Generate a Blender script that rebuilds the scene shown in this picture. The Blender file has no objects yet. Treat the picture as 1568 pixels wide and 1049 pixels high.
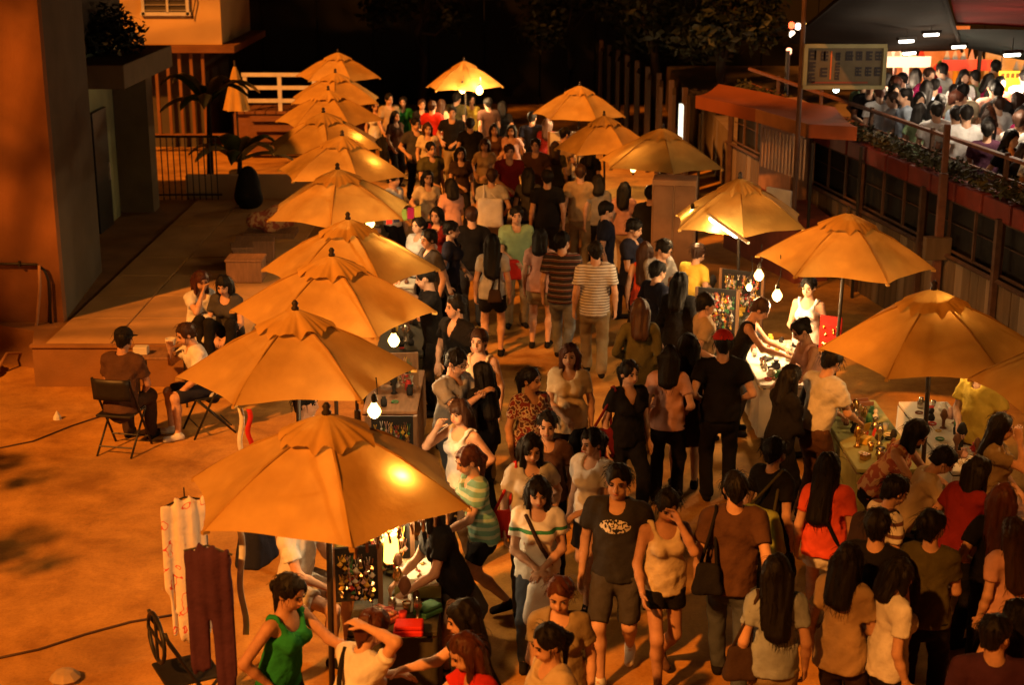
import bpy, bmesh, math, random
import numpy as np
from mathutils import Vector, Matrix
random.seed(7); np.random.seed(7)
R = math.radians
SC = bpy.context.scene
COL = SC.collection
# ------------------------------------------------------------------ camera
F_PX, PITCH, CAM_H = 2350.0, R(16.0), 5.65
cam_d = bpy.data.cameras.new('camera'); cam = bpy.data.objects.new('camera', cam_d); COL.objects.link(cam)
cam.location = (0, 0, CAM_H); cam.rotation_euler = (R(90) - PITCH, 0, 0)
cam_d.sensor_width = 36.0; cam_d.lens = 36.0 * F_PX / 1568.0
cam_d.clip_start = 0.1; cam_d.clip_end = 500
cam_d.dof.use_dof = True; cam_d.dof.focus_distance = 14.0; cam_d.dof.aperture_fstop = 2.2
SC.camera = cam
# ------------------------------------------------------------------ night sky: faint warm city glow
w = bpy.data.worlds.new('World'); SC.world = w; w.use_nodes = True
bg = w.node_tree.nodes['Background']; bg.inputs[0].default_value = (1.0, 0.40, 0.13, 1); bg.inputs[1].default_value = 0.005
# ------------------------------------------------------------------ the high sodium light, one distant lamp
SUN_EL = R(38); SUN_H = Vector((0.58, 0.81)).normalized()
sd = bpy.data.lights.new('sun', 'SUN'); sun = bpy.data.objects.new('sun', sd); COL.objects.link(sun)
sd.energy = 3.1; sd.angle = R(1.6); sd.color = (1.0, 0.31, 0.04)
LD = Vector((SUN_H.x*math.cos(SUN_EL), SUN_H.y*math.cos(SUN_EL), -math.sin(SUN_EL)))
sun.rotation_euler = LD.to_track_quat('-Z', 'Y').to_euler(); sun.location = (-20, -28, 40)
SC.view_settings.view_transform = 'Standard'; SC.view_settings.look = 'None'
SC.view_settings.exposure = 1.0; SC.view_settings.gamma = 1.0
SC.render.engine = 'CYCLES'
SC.cycles.max_bounces = 6; SC.cycles.diffuse_bounces = 3; SC.cycles.sample_clamp_indirect = 3.0

def g(px, py, z=0.0):
    """ground-plan point seen at a measured spot of the photo, at height z"""
    u = (px-784)/F_PX; v = (py-524.5)/F_PX
    dy = math.cos(PITCH) - v*math.sin(PITCH); dz = -math.sin(PITCH) - v*math.cos(PITCH)
    t = (z-CAM_H)/dz
    return Vector((u*t, dy*t, z))

# ------------------------------------------------------------------ materials
MATS = {}
def node_mat(name):
    m = bpy.data.materials.new(name); m.use_nodes = True
    nt = m.node_tree; b = nt.nodes['Principled BSDF']
    return m, nt, b
def mat(name, col, rough=.8, var=.25, scale=6.0, bump=.15, bscale=None, metal=0.0, spec=.3, stretch=None, dark=None):
    """procedural paint / stone / cloth: colour varied by noise, fine relief by bump"""
    if name in MATS: return MATS[name]
    m, nt, b = node_mat(name); N, L = nt.nodes, nt.links
    tc = N.new('ShaderNodeTexCoord'); mp = N.new('ShaderNodeMapping')
    L.new(tc.outputs['Object'], mp.inputs[0])
    if stretch: mp.inputs['Scale'].default_value = stretch
    nz = N.new('ShaderNodeTexNoise'); nz.inputs['Scale'].default_value = scale; nz.inputs['Detail'].default_value = 5
    L.new(mp.outputs[0], nz.inputs['Vector'])
    rp = N.new('ShaderNodeValToRGB')
    d = dark or [c*(1-var) for c in col]
    rp.color_ramp.elements[0].position = .3; rp.color_ramp.elements[0].color = (*d, 1)
    rp.color_ramp.elements[1].position = .7; rp.color_ramp.elements[1].color = (*col, 1)
    L.new(nz.outputs['Fac'], rp.inputs[0]); L.new(rp.outputs[0], b.inputs['Base Color'])
    b.inputs['Roughness'].default_value = rough; b.inputs['Metallic'].default_value = metal
    b.inputs['Specular IOR Level'].default_value = spec
    if bump:
        n2 = N.new('ShaderNodeTexNoise'); n2.inputs['Scale'].default_value = bscale or scale*6; n2.inputs['Detail'].default_value = 4
        L.new(mp.outputs[0], n2.inputs['Vector'])
        bp = N.new('ShaderNodeBump'); bp.inputs['Strength'].default_value = bump; bp.inputs['Distance'].default_value = .02
        L.new(n2.outputs['Fac'], bp.inputs['Height']); L.new(bp.outputs[0], b.inputs['Normal'])
    MATS[name] = m; return m
def emit(name, col, s):
    if name in MATS: return MATS[name]
    m, nt, b = node_mat(name)
    b.inputs['Base Color'].default_value = (*col, 1); b.inputs['Emission Color'].default_value = (*col, 1)
    b.inputs['Emission Strength'].default_value = s
    MATS[name] = m; return m
CLOTH = {'white': (.70,.70,.72), 'cream': (.62,.52,.36), 'black': (.012,.011,.012), 'navy': (.018,.02,.04), 'grey': (.27,.26,.26),
 'lgrey': (.50,.49,.47), 'brown': (.09,.045,.028), 'dbrown': (.045,.026,.018), 'olive': (.085,.075,.03), 'red': (.55,.03,.02), 'coral': (.75,.10,.05),
 'dred': (.20,.018,.016), 'green': (.02,.22,.06), 'mint': (.28,.42,.24), 'yellow': (.70,.52,.08), 'tan': (.42,.30,.17), 'jeans': (.07,.085,.12),
 'ljeans': (.20,.21,.22), 'khaki': (.28,.22,.13), 'purple': (.07,.026,.05), 'pink': (.60,.34,.28), 'blue': (.30,.36,.46), 'magenta': (.55,.03,.16), 'dgrey': (.06,.055,.055), 'teal': (.20,.36,.32)}
def cloth(c):
    if c in ('stripe_dark','stripe_grey','stripe_teal','stripe_white','polo_green','floral','print_black','redfloral','plaid'): return patterned(c)
    return mat('cloth_'+c, CLOTH[c], rough=.92, var=.30, scale=7, bump=.6, bscale=16, spec=.12)
def patterned(c):
    n = 'cloth_'+c
    if n in MATS: return MATS[n]
    m, nt, b = node_mat(n); N, L = nt.nodes, nt.links
    tc = N.new('ShaderNodeTexCoord'); sp = N.new('ShaderNodeSeparateXYZ'); L.new(tc.outputs['Object'], sp.inputs[0])
    rp = N.new('ShaderNodeValToRGB'); rp.color_ramp.interpolation = 'CONSTANT'
    def bands(per):
        mu = N.new('ShaderNodeMath'); mu.operation = 'DIVIDE'; L.new(sp.outputs['Z'], mu.inputs[0]); mu.inputs[1].default_value = per
        fr = N.new('ShaderNodeMath'); fr.operation = 'FRACT'; L.new(mu.outputs[0], fr.inputs[0]); L.new(fr.outputs[0], rp.inputs[0])
    def els(lst):
        e = rp.color_ramp.elements
        while len(e) < len(lst): e.new(.5)
        for k, (p, cc) in enumerate(lst): e[k].position = p; e[k].color = (*cc, 1)
    if c == 'stripe_dark': bands(.075); els([(0, (.016,.012,.016)), (.62, (.17,.05,.04)), (.74, (.016,.012,.016)), (.86, (.22,.17,.15))])
    elif c == 'stripe_grey': bands(.035); els([(0, (.50,.48,.45)), (.62, (.16,.13,.12))])
    elif c == 'stripe_teal': bands(.07); els([(0, (.13,.30,.24)), (.6, (.34,.44,.34))])
    elif c == 'stripe_white': bands(.09); els([(0, (.62,.60,.58)), (.68, (.14,.06,.05))])
    elif c == 'polo_green': bands(1.7); els([(0, (.72,.70,.66)), (.672, (.03,.20,.09)), (.690, (.72,.70,.66))])
    else:
        vo = N.new('ShaderNodeTexNoise'); vo.inputs['Scale'].default_value = {'floral': 22, 'redfloral': 12, 'plaid': 16, 'print_black': 55}[c]; vo.inputs['Detail'].default_value = 1.5
        L.new(tc.outputs['Object'], vo.inputs['Vector'])
        if c == 'floral': L.new(vo.outputs['Fac'], rp.inputs[0]); els([(0, (.20,.03,.03)), (.45, (.52,.44,.36)), (.56, (.10,.04,.05))])
        elif c == 'plaid': L.new(vo.outputs['Fac'], rp.inputs[0]); els([(0, (.42,.10,.05)), (.5, (.62,.36,.16))])
        elif c == 'redfloral':
            # a climbing red flower print on the right half of the garment
            L.new(vo.outputs['Fac'], rp.inputs[0]); els([(0, (.72,.66,.64)), (.60, (.62,.08,.06)), (.64, (.72,.66,.64))])
        elif c == 'print_black':
            # chest print: an oval of scribbled white lettering
            def ax(out, c0, r):
                a = N.new('ShaderNodeMath'); a.operation = 'SUBTRACT'; L.new(sp.outputs[out], a.inputs[0]); a.inputs[1].default_value = c0
                d = N.new('ShaderNodeMath'); d.operation = 'DIVIDE'; L.new(a.outputs[0], d.inputs[0]); d.inputs[1].default_value = r
                q = N.new('ShaderNodeMath'); q.operation = 'POWER'; L.new(d.outputs[0], q.inputs[0]); q.inputs[1].default_value = 2; return q
            ex, ez = ax('X', 0.0, .115), ax('Z', 1.29, .055)
            s = N.new('ShaderNodeMath'); s.operation = 'ADD'; L.new(ex.outputs[0], s.inputs[0]); L.new(ez.outputs[0], s.inputs[1])
            lt = N.new('ShaderNodeMath'); lt.operation = 'LESS_THAN'; L.new(s.outputs[0], lt.inputs[0]); lt.inputs[1].default_value = 1
            fy = N.new('ShaderNodeMath'); fy.operation = 'LESS_THAN'; L.new(sp.outputs['Y'], fy.inputs[0]); fy.inputs[1].default_value = -.03
            nn = N.new('ShaderNodeMath'); nn.operation = 'GREATER_THAN'; L.new(vo.outputs['Fac'], nn.inputs[0]); nn.inputs[1].default_value = .49
            m1 = N.new('ShaderNodeMath'); m1.operation = 'MULTIPLY'; L.new(lt.outputs[0], m1.inputs[0]); L.new(fy.outputs[0], m1.inputs[1])
            m2 = N.new('ShaderNodeMath'); m2.operation = 'MULTIPLY'; L.new(m1.outputs[0], m2.inputs[0]); L.new(nn.outputs[0], m2.inputs[1])
            L.new(m2.outputs[0], rp.inputs[0]); els([(0, (.012,.011,.013)), (.5, (.6,.58,.55))])
    L.new(rp.outputs[0], b.inputs['Base Color']); b.inputs['Roughness'].default_value = .9
    n2 = N.new('ShaderNodeTexNoise'); n2.inputs['Scale'].default_value = 22; L.new(tc.outputs['Object'], n2.inputs['Vector'])
    bp = N.new('ShaderNodeBump'); bp.inputs['Strength'].default_value = .35; bp.inputs['Distance'].default_value = .02
    L.new(n2.outputs['Fac'], bp.inputs['Height']); L.new(bp.outputs[0], b.inputs['Normal'])
    MATS[n] = m; return m
SKIN = [mat('skin_light', (.56,.33,.22), rough=.62, var=.22, scale=22, bump=.12, spec=.25), mat('skin_tan', (.44,.24,.15), rough=.62, var=.22, scale=22, bump=.12, spec=.25)]
HAIRM = {'black': mat('hair_black', (.007,.005,.004), rough=.62, var=.5, scale=30, bump=.25, bscale=90, stretch=(1,1,.12), spec=.22),
         'brown': mat('hair_brown', (.045,.020,.012), rough=.5, var=.5, scale=30, bump=.25, bscale=90, stretch=(1,1,.12), spec=.22),
         'auburn': mat('hair_auburn', (.085,.026,.014), rough=.5, var=.5, scale=30, bump=.25, bscale=90, stretch=(1,1,.12), spec=.22)}
M_EYE = mat('eye_dark', (.02,.012,.01), rough=.2, var=.1, bump=0, spec=.6)
M_LIP = mat('lip', (.42,.12,.09), rough=.5, var=.1, bump=0)
M_METAL = mat('dark_metal', (.025,.022,.02), rough=.45, var=.3, scale=20, bump=.05, metal=.3)
M_STEEL = mat('pale_metal', (.42,.38,.33), rough=.4, var=.3, scale=20, bump=.05, metal=.5)
M_WHITEP = mat('white_paint', (.62,.60,.56), rough=.6, var=.2, scale=5, bump=.05)

# ------------------------------------------------------------------ objects and tags
def link(name, data, parent=None, m=None):
    o = bpy.data.objects.new(name, data); COL.objects.link(o)
    if parent is not None: o.parent = parent
    if m is not None and data is not None:
        if len(data.materials) == 0: data.materials.append(m)
        else: o.material_slots[0].link = 'OBJECT'; o.material_slots[0].material = m
    return o
def tag(o, label=None, cat=None, group=None, kind=None):
    if label: o['label'] = label
    if cat: o['category'] = cat
    if group: o['group'] = group
    if kind: o['kind'] = kind
    return o
def thing(name, label, cat, loc=(0,0,0), rz=0, group=None):
    o = bpy.data.objects.new(name, None); COL.objects.link(o); o.location = loc; o.rotation_euler = (0,0,rz); o.empty_display_size = .1
    return tag(o, label, cat, group)
def copy_tree(o, parent=None):
    c = o.copy(); COL.objects.link(c); c.parent = parent
    for ch in list(o.children): copy_tree(ch, c)
    return c

# ------------------------------------------------------------------ mesh builder for boxes, tubes, lathes
class MB:
    def __init__(s): s.v = []; s.f = []; s.sm = False
    def add(s, vs, fs):
        n = len(s.v); s.v += [tuple(p) for p in vs]; s.f += [tuple(i+n for i in f) for f in fs]; return s
    def box(s, c, d, rz=0, rx=0):
        c = Vector(c); M = Matrix.Rotation(rz, 3, 'Z') @ Matrix.Rotation(rx, 3, 'X')
        vs = [c + M @ Vector((x*d[0]/2, y*d[1]/2, z*d[2]/2)) for x in (-1,1) for y in (-1,1) for z in (-1,1)]
        return s.add(vs, [(0,1,3,2),(4,6,7,5),(0,4,5,1),(2,3,7,6),(0,2,6,4),(1,5,7,3)])
    def tube(s, pts, r, n=6, r2=None, closed=False):
        pts = [Vector(p) for p in pts]; k = len(pts); vs = []
        for i, p in enumerate(pts):
            t = (pts[min(i+1,k-1)] - pts[max(i-1,0)])
            if closed: t = pts[(i+1) % k] - pts[i-1]
            t.normalize(); u = t.cross(Vector((0,0,1)))
            if u.length < .05: u = t.cross(Vector((0,1,0)))
            u.normalize(); vv = t.cross(u); rr = r if r2 is None else r + (r2-r)*i/(k-1)
            vs += [p + (u*math.cos(2*math.pi*j/n) + vv*math.sin(2*math.pi*j/n))*rr for j in range(n)]
        fs = []
        for i in range(k if closed else k-1):
            a, b_ = i*n, ((i+1) % k)*n
            fs += [(a+j, a+(j+1) % n, b_+(j+1) % n, b_+j) for j in range(n)]
        if not closed: fs += [tuple(range(n))[::-1], tuple(range((k-1)*n, k*n))]
        return s.add(vs, fs)
    def lathe(s, c, prof, n=12):
        c = Vector(c); vs = []
        for r, z in prof: vs += [c + Vector((r*math.cos(2*math.pi*j/n), r*math.sin(2*math.pi*j/n), z)) for j in range(n)]
        fs = [(i*n+j, i*n+(j+1) % n, (i+1)*n+(j+1) % n, (i+1)*n+j) for i in range(len(prof)-1) for j in range(n)]
        fs += [tuple(range(n))[::-1], tuple(range((len(prof)-1)*n, len(prof)*n))]
        return s.add(vs, fs)
    def prism(s, poly, z0, z1):
        n = len(poly); vs = [(x, y, z0) for x, y in poly] + [(x, y, z1) for x, y in poly]
        return s.add(vs, [(i, (i+1) % n, n+(i+1) % n, n+i) for i in range(n)] + [tuple(range(n))[::-1], tuple(range(n, 2*n))])
    def sheet(s, fn, nu, nv):
        vs = [fn(i/nu, j/nv) for j in range(nv+1) for i in range(nu+1)]
        return s.add(vs, [(j*(nu+1)+i, j*(nu+1)+i+1, (j+1)*(nu+1)+i+1, (j+1)*(nu+1)+i) for j in range(nv) for i in range(nu)])
    def mesh(s, name, smooth=False, bevel=0):
        me = bpy.data.meshes.new(name); me.from_pydata(s.v, [], s.f)
        if bevel:
            bm = bmesh.new(); bm.from_mesh(me); bmesh.ops.bevel(bm, geom=bm.edges[:], offset=bevel, segments=1, affect='EDGES'); bm.to_mesh(me); bm.free()
        me.update()
        if smooth or s.sm: me.polygons.foreach_set('use_smooth', [True]*len(me.polygons))
        return me
    def build(s, name, m, parent=None, smooth=False, bevel=0):
        return link(name, s.mesh(name, smooth, bevel), parent, m)

# ------------------------------------------------------------------ signed distance fields -> smooth continuous meshes
class SDF:
    def __init__(s, lo, hi, h):
        s.h = h; s.lo = np.array(lo, dtype=np.float32) - h*2
        n = np.maximum(((np.array(hi) + h*2 - s.lo)/h).astype(int) + 1, 4); s.n = n
        s.ax = [s.lo[i] + h*np.arange(n[i], dtype=np.float32) for i in range(3)]
        s.D = np.full(n, 1.0, dtype=np.float32)
    def sl(s, lo, hi):
        out = []
        for i in range(3):
            a = int(max(0, math.floor((lo[i]-s.lo[i])/s.h))); b = int(min(s.n[i], math.ceil((hi[i]-s.lo[i])/s.h) + 1))
            if b - a < 1: return None
            out.append(slice(a, b))
        return tuple(out)
    def pts(s, sl):
        return (s.ax[0][sl[0]][:,None,None], s.ax[1][sl[1]][None,:,None], s.ax[2][sl[2]][None,None,:])
    def apply(s, sl, d, k, op):
        D = s.D[sl]
        if op == 'u':
            hh = np.clip(.5 + .5*(D-d)/k, 0, 1); s.D[sl] = D + (d-D)*hh - k*hh*(1-hh)
        else:   # subtract
            d = -d; hh = np.clip(.5 - .5*(D-d)/k, 0, 1); s.D[sl] = D + (d-D)*hh + k*hh*(1-hh)
    def cone(s, a, b, r1, r2, k=.03, op='u', fr=None, sc=(1,1,1)):
        a = np.array(a, dtype=np.float32); b = np.array(b, dtype=np.float32); m = max(r1, r2)/min(sc) + .05 + k
        sl = s.sl(np.minimum(a, b) - m, np.maximum(a, b) + m)
        if sl is None: return
        X, Y, Z = s.pts(sl); X = X-a[0]; Y = Y-a[1]; Z = Z-a[2]; ba = b-a
        if fr is not None:
            q = [(X*fr[0,i] + Y*fr[1,i] + Z*fr[2,i])*sc[i] for i in range(3)]; ba = (fr.T @ ba)*np.array(sc)
        else: q = [X*sc[0], Y*sc[1], Z*sc[2]]; ba = ba*np.array(sc)
        bb = float(ba @ ba) + 1e-9
        t = np.clip((q[0]*ba[0] + q[1]*ba[1] + q[2]*ba[2])/bb, 0, 1)
        d = np.sqrt((q[0]-t*ba[0])**2 + (q[1]-t*ba[1])**2 + (q[2]-t*ba[2])**2) - (r1 + (r2-r1)*t)
        s.apply(sl, d/(max(sc)**.6), k, op)
    def ell(s, c, rad, fr=None, k=.02, op='u'):
        r = min(rad); s.cone(c, c, r, r, k, op, fr if fr is not None else np.eye(3, dtype=np.float32), tuple(r/x for x in rad))
    def rbox(s, c, half, r, taper=0., k=.03, op='u', fr=None):
        m = max(half)*1.5 + r + .06; sl = s.sl(np.array(c)-m, np.array(c)+m)
        if sl is None: return
        X, Y, Z = s.pts(sl); X = X-c[0]; Y = Y-c[1]; Z = Z-c[2]
        if fr is not None: X, Y, Z = [X*fr[0,i] + Y*fr[1,i] + Z*fr[2,i] for i in range(3)]
        t = 1 - taper*np.clip(Z/half[2], -1, 1); q = [np.maximum(np.abs(a)-b+r, 0) for a, b in ((X, half[0]*t), (Y, half[1]*t), (Z, half[2]))]
        s.apply(sl, np.sqrt(q[0]**2 + q[1]**2 + q[2]**2) - r, k, op)
    def plane(s, o, n):     # keep the side n points away from
        X, Y, Z = s.pts((slice(None),)*3)
        s.D = np.maximum(s.D, (X-o[0])*n[0] + (Y-o[1])*n[1] + (Z-o[2])*n[2])
    def ripple(s, amp, fx, fy, fz, ph=0.):
        X, Y, Z = s.pts((slice(None),)*3)
        s.D = s.D + amp*np.sin(X*fx + 1.7*np.sin(Z*fz*.6 + ph) + ph)*np.sin(Y*fy + Z*fz + 2*ph + 1.3*np.sin(X*fx*.5))
    def raw(s):
        V = s.D; S = V < 0; n = V.shape
        offs = [(i,j,k) for i in (0,1) for j in (0,1) for k in (0,1)]
        cnt = np.zeros((n[0]-1, n[1]-1, n[2]-1), dtype=np.int8)
        for i,j,k in offs: cnt += S[i:n[0]-1+i, j:n[1]-1+j, k:n[2]-1+k]
        act = (cnt > 0) & (cnt < 8); I = np.argwhere(act)
        if len(I) == 0: return np.zeros((0,3)), np.zeros((0,4), int)
        idx = np.full(act.shape, -1, dtype=np.int64); idx[act] = np.arange(len(I))
        cv = np.stack([V[I[:,0]+o[0], I[:,1]+o[1], I[:,2]+o[2]] for o in offs], 1)
        acc = np.zeros((len(I), 3)); num = np.zeros(len(I))
        O = np.array(offs)
        for a in range(8):
            for b in range(a+1, 8):
                if np.abs(O[a]-O[b]).sum() != 1: continue
                va, vb = cv[:,a], cv[:,b]; m = (va < 0) != (vb < 0)
                t = np.where(m, va/np.where(m, va-vb, 1), 0)
                acc += m[:,None]*(O[a] + t[:,None]*(O[b]-O[a])); num += m
        P = (I + acc/num[:,None])*s.h + s.lo
        Q = []
        for ax in range(3):
            u, v = (ax+1) % 3, (ax+2) % 3
            s0 = [slice(1,-1)]*3; s1 = [slice(1,-1)]*3; s0[ax] = slice(0,-1); s1[ax] = slice(1,None)
            A, B = S[tuple(s0)], S[tuple(s1)]; E = np.argwhere(A != B)
            if len(E) == 0: continue
            fl = A[E[:,0],E[:,1],E[:,2]]
            base = E.copy(); base[:,u] += 1; base[:,v] += 1
            def cell(du, dv):
                c = base.copy(); c[:,u] += du; c[:,v] += dv; return idx[c[:,0],c[:,1],c[:,2]]
            q = np.stack([cell(-1,-1), cell(0,-1), cell(0,0), cell(-1,0)], 1)
            q[~fl] = q[~fl][:,::-1]; Q.append(q)
        Q = np.concatenate(Q); Q = Q[(Q >= 0).all(1)]
        return P, Q
def quads_mesh(name, parts):
    P = np.concatenate([p for p, q in parts]); off = 0; QQ = []
    for p, q in parts: QQ.append(q+off); off += len(p)
    Q = np.concatenate(QQ)
    me = bpy.data.meshes.new(name); me.vertices.add(len(P)); me.vertices.foreach_set('co', P.astype(np.float32).ravel())
    me.loops.add(len(Q)*4); me.loops.foreach_set('vertex_index', Q.astype(np.int32).ravel())
    me.polygons.add(len(Q)); me.polygons.foreach_set('loop_start', np.arange(0, len(Q)*4, 4, dtype=np.int32))
    me.polygons.foreach_set('use_smooth', np.ones(len(Q), dtype=bool)); me.update(calc_edges=True); return me
def rotx(a): c, s = math.cos(a), math.sin(a); return np.array([[1,0,0],[0,c,-s],[0,s,c]], dtype=np.float32)
def rotz(a): c, s = math.cos(a), math.sin(a); return np.array([[c,-s,0],[s,c,0],[0,0,1]], dtype=np.float32)
def nrm(v): v = np.array(v, dtype=np.float32); return v/(np.linalg.norm(v)+1e-9)
def ik(a, t, l1, l2, pole):
    a = np.array(a); t = np.array(t); d = t-a; L = np.linalg.norm(d); mx = (l1+l2)*.985
    if L > mx: t = a + d*mx/L; d = t-a; L = mx
    x = (l1*l1 - l2*l2 + L*L)/(2*L); hgt = math.sqrt(max(l1*l1 - x*x, 0)); u = d/L
    p = np.array(pole, dtype=np.float32); p = p - u*(p @ u); p = nrm(p)
    return a + u*x + p*hgt, t
# ------------------------------------------------------------------ people
ARMS = {  # hand target from the shoulder: outward, forward, up; elbow pole likewise
 'down': ((.07,.03,-.51), (.3,-1,0)), 'fwd': ((.06,.22,-.44), (.3,-1,-.3)), 'back': ((.07,-.16,-.48), (.3,-1,0)),
 'hip': ((.02,.07,-.40), (1,-.6,0)), 'table': ((-.04,.40,-.30), (.6,-.2,-1)), 'reach': ((.02,.50,-.12), (.3,0,-1)), 'clasp': ((-.13,.24,-.36), (.8,-.4,-.5)),
 'face': ((-.10,.20,.13), (.5,.2,-1)), 'phone': ((-.05,.22,.10), (.6,.1,-1)), 'hair': ((-.08,-.02,.27), (1,.2,.3)),
 'side': ((.40,.22,-.06), (.2,-.3,-1)), 'bag': ((.03,.10,-.34), (.5,-1,-.2)), 'lap': ((-.08,.34,-.34), (.8,-.3,-.4)), 'hug': ((-.16,.34,-.02), (.7,0,-.8)), 'cross': ((-.20,.20,-.22), (.8,0,-.7))}
def head_prims(S, hc, Rh, s, female):
    T = lambda *v: hc + Rh @ (np.array(v, dtype=np.float32)*s)
    S.ell(T(0,.012,.028), (.077*s,.095*s,.088*s), Rh, .02)
    S.cone(T(0,-.015,-.01), T(0,-.052,-.082), .062*s, (.026 if female else .031)*s, .03)
    S.cone(T(-.03,-.05,-.05), T(.03,-.05,-.05), .030*s, .030*s, .03)
    S.ell(T(-.034,-.093,.008), (.018*s,.016*s,.012*s), Rh, .014, 's'); S.ell(T(.034,-.093,.008), (.018*s,.016*s,.012*s), Rh, .014, 's')
    S.cone(T(0,-.086,.018), T(0,-.104,-.026), .007*s, .0125*s, .012)
    S.cone(T(-.014,-.090,-.030), T(.014,-.090,-.030), .008*s, .008*s, .01)
    S.ell(T(0,-.084,-.056), (.024*s,.012*s,.010*s), Rh, .01)
    for x in (-.079,.079): S.ell(T(x,.012,-.008), (.011*s,.020*s,.032*s), Rh, .008)
def torso_prims(S, T, Rt, s, female, inf, belly=0.):
    sc = (1, 1.42, 1)
    a, b, c, d = (.150,.142,.118,.142) if female else (.148,.142,.136,.160)
    S.cone(T(0,.0,-.05), T(0,.0,.05), (a+inf)*s, (b+inf)*s, .03, fr=Rt, sc=sc)
    S.cone(T(0,.0,.05), T(0,-.008-belly,.19), (b+inf)*s, (c+inf+belly)*s, .04, fr=Rt, sc=sc)
    S.cone(T(0,-.008-belly,.19), T(0,-.008,.35), (c+inf+belly)*s, (d+inf)*s, .04, fr=Rt, sc=sc)
    x = .115 if female else .135
    S.cone(T(-x,.012,.435), T(x,.012,.435), (.052+inf)*s, (.052+inf)*s, .06)
    if female:
        for q in (-.062,.062): S.ell(T(q,-.098,.315), ((.058+inf)*s,(.045+inf)*s,(.055+inf)*s), Rt, .03)
def hand_prims(S, wr, d, pn, s, thumb, curl):
    """palm, four fingers and a thumb; d along the hand, pn out of the palm"""
    d = nrm(d); pn = nrm(np.array(pn) - d*(np.array(pn) @ d)); sd = np.cross(d, pn)*thumb
    S.cone(wr - d*.03*s, wr, .026*s, .024*s, .012)
    fr = np.stack([sd, pn, d], 1)
    S.cone(wr + d*.02*s, wr + d*.075*s, .036*s, .040*s, .012, fr=fr, sc=(1, 2.3, 1))
    for i, (o, L) in enumerate(((.030,.072),(.010,.082),(-.011,.076),(-.030,.060))):
        a = wr + d*.085*s + sd*o*s; c = curl*(1+.12*i)
        b = a + (d*math.cos(c*.5) + pn*math.sin(c*.5))*L*.5*s; e = b + (d*math.cos(c*1.4) + pn*math.sin(c*1.4))*L*.5*s
        S.cone(a, b, .0088*s, .0082*s, .004); S.cone(b, e, .0082*s, .0066*s, .003)
    a = wr + d*.025*s + sd*.028*s; b = a + nrm(sd*.8 + d*.7 + pn*.35)*.038*s; e = b + nrm(sd*.25 + d + pn*.4)*.032*s
    S.cone(a, b, .0125*s, .0100*s, .008); S.cone(b, e, .0100*s, .0078*s, .004)
MESH_STAT = [0]
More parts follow.
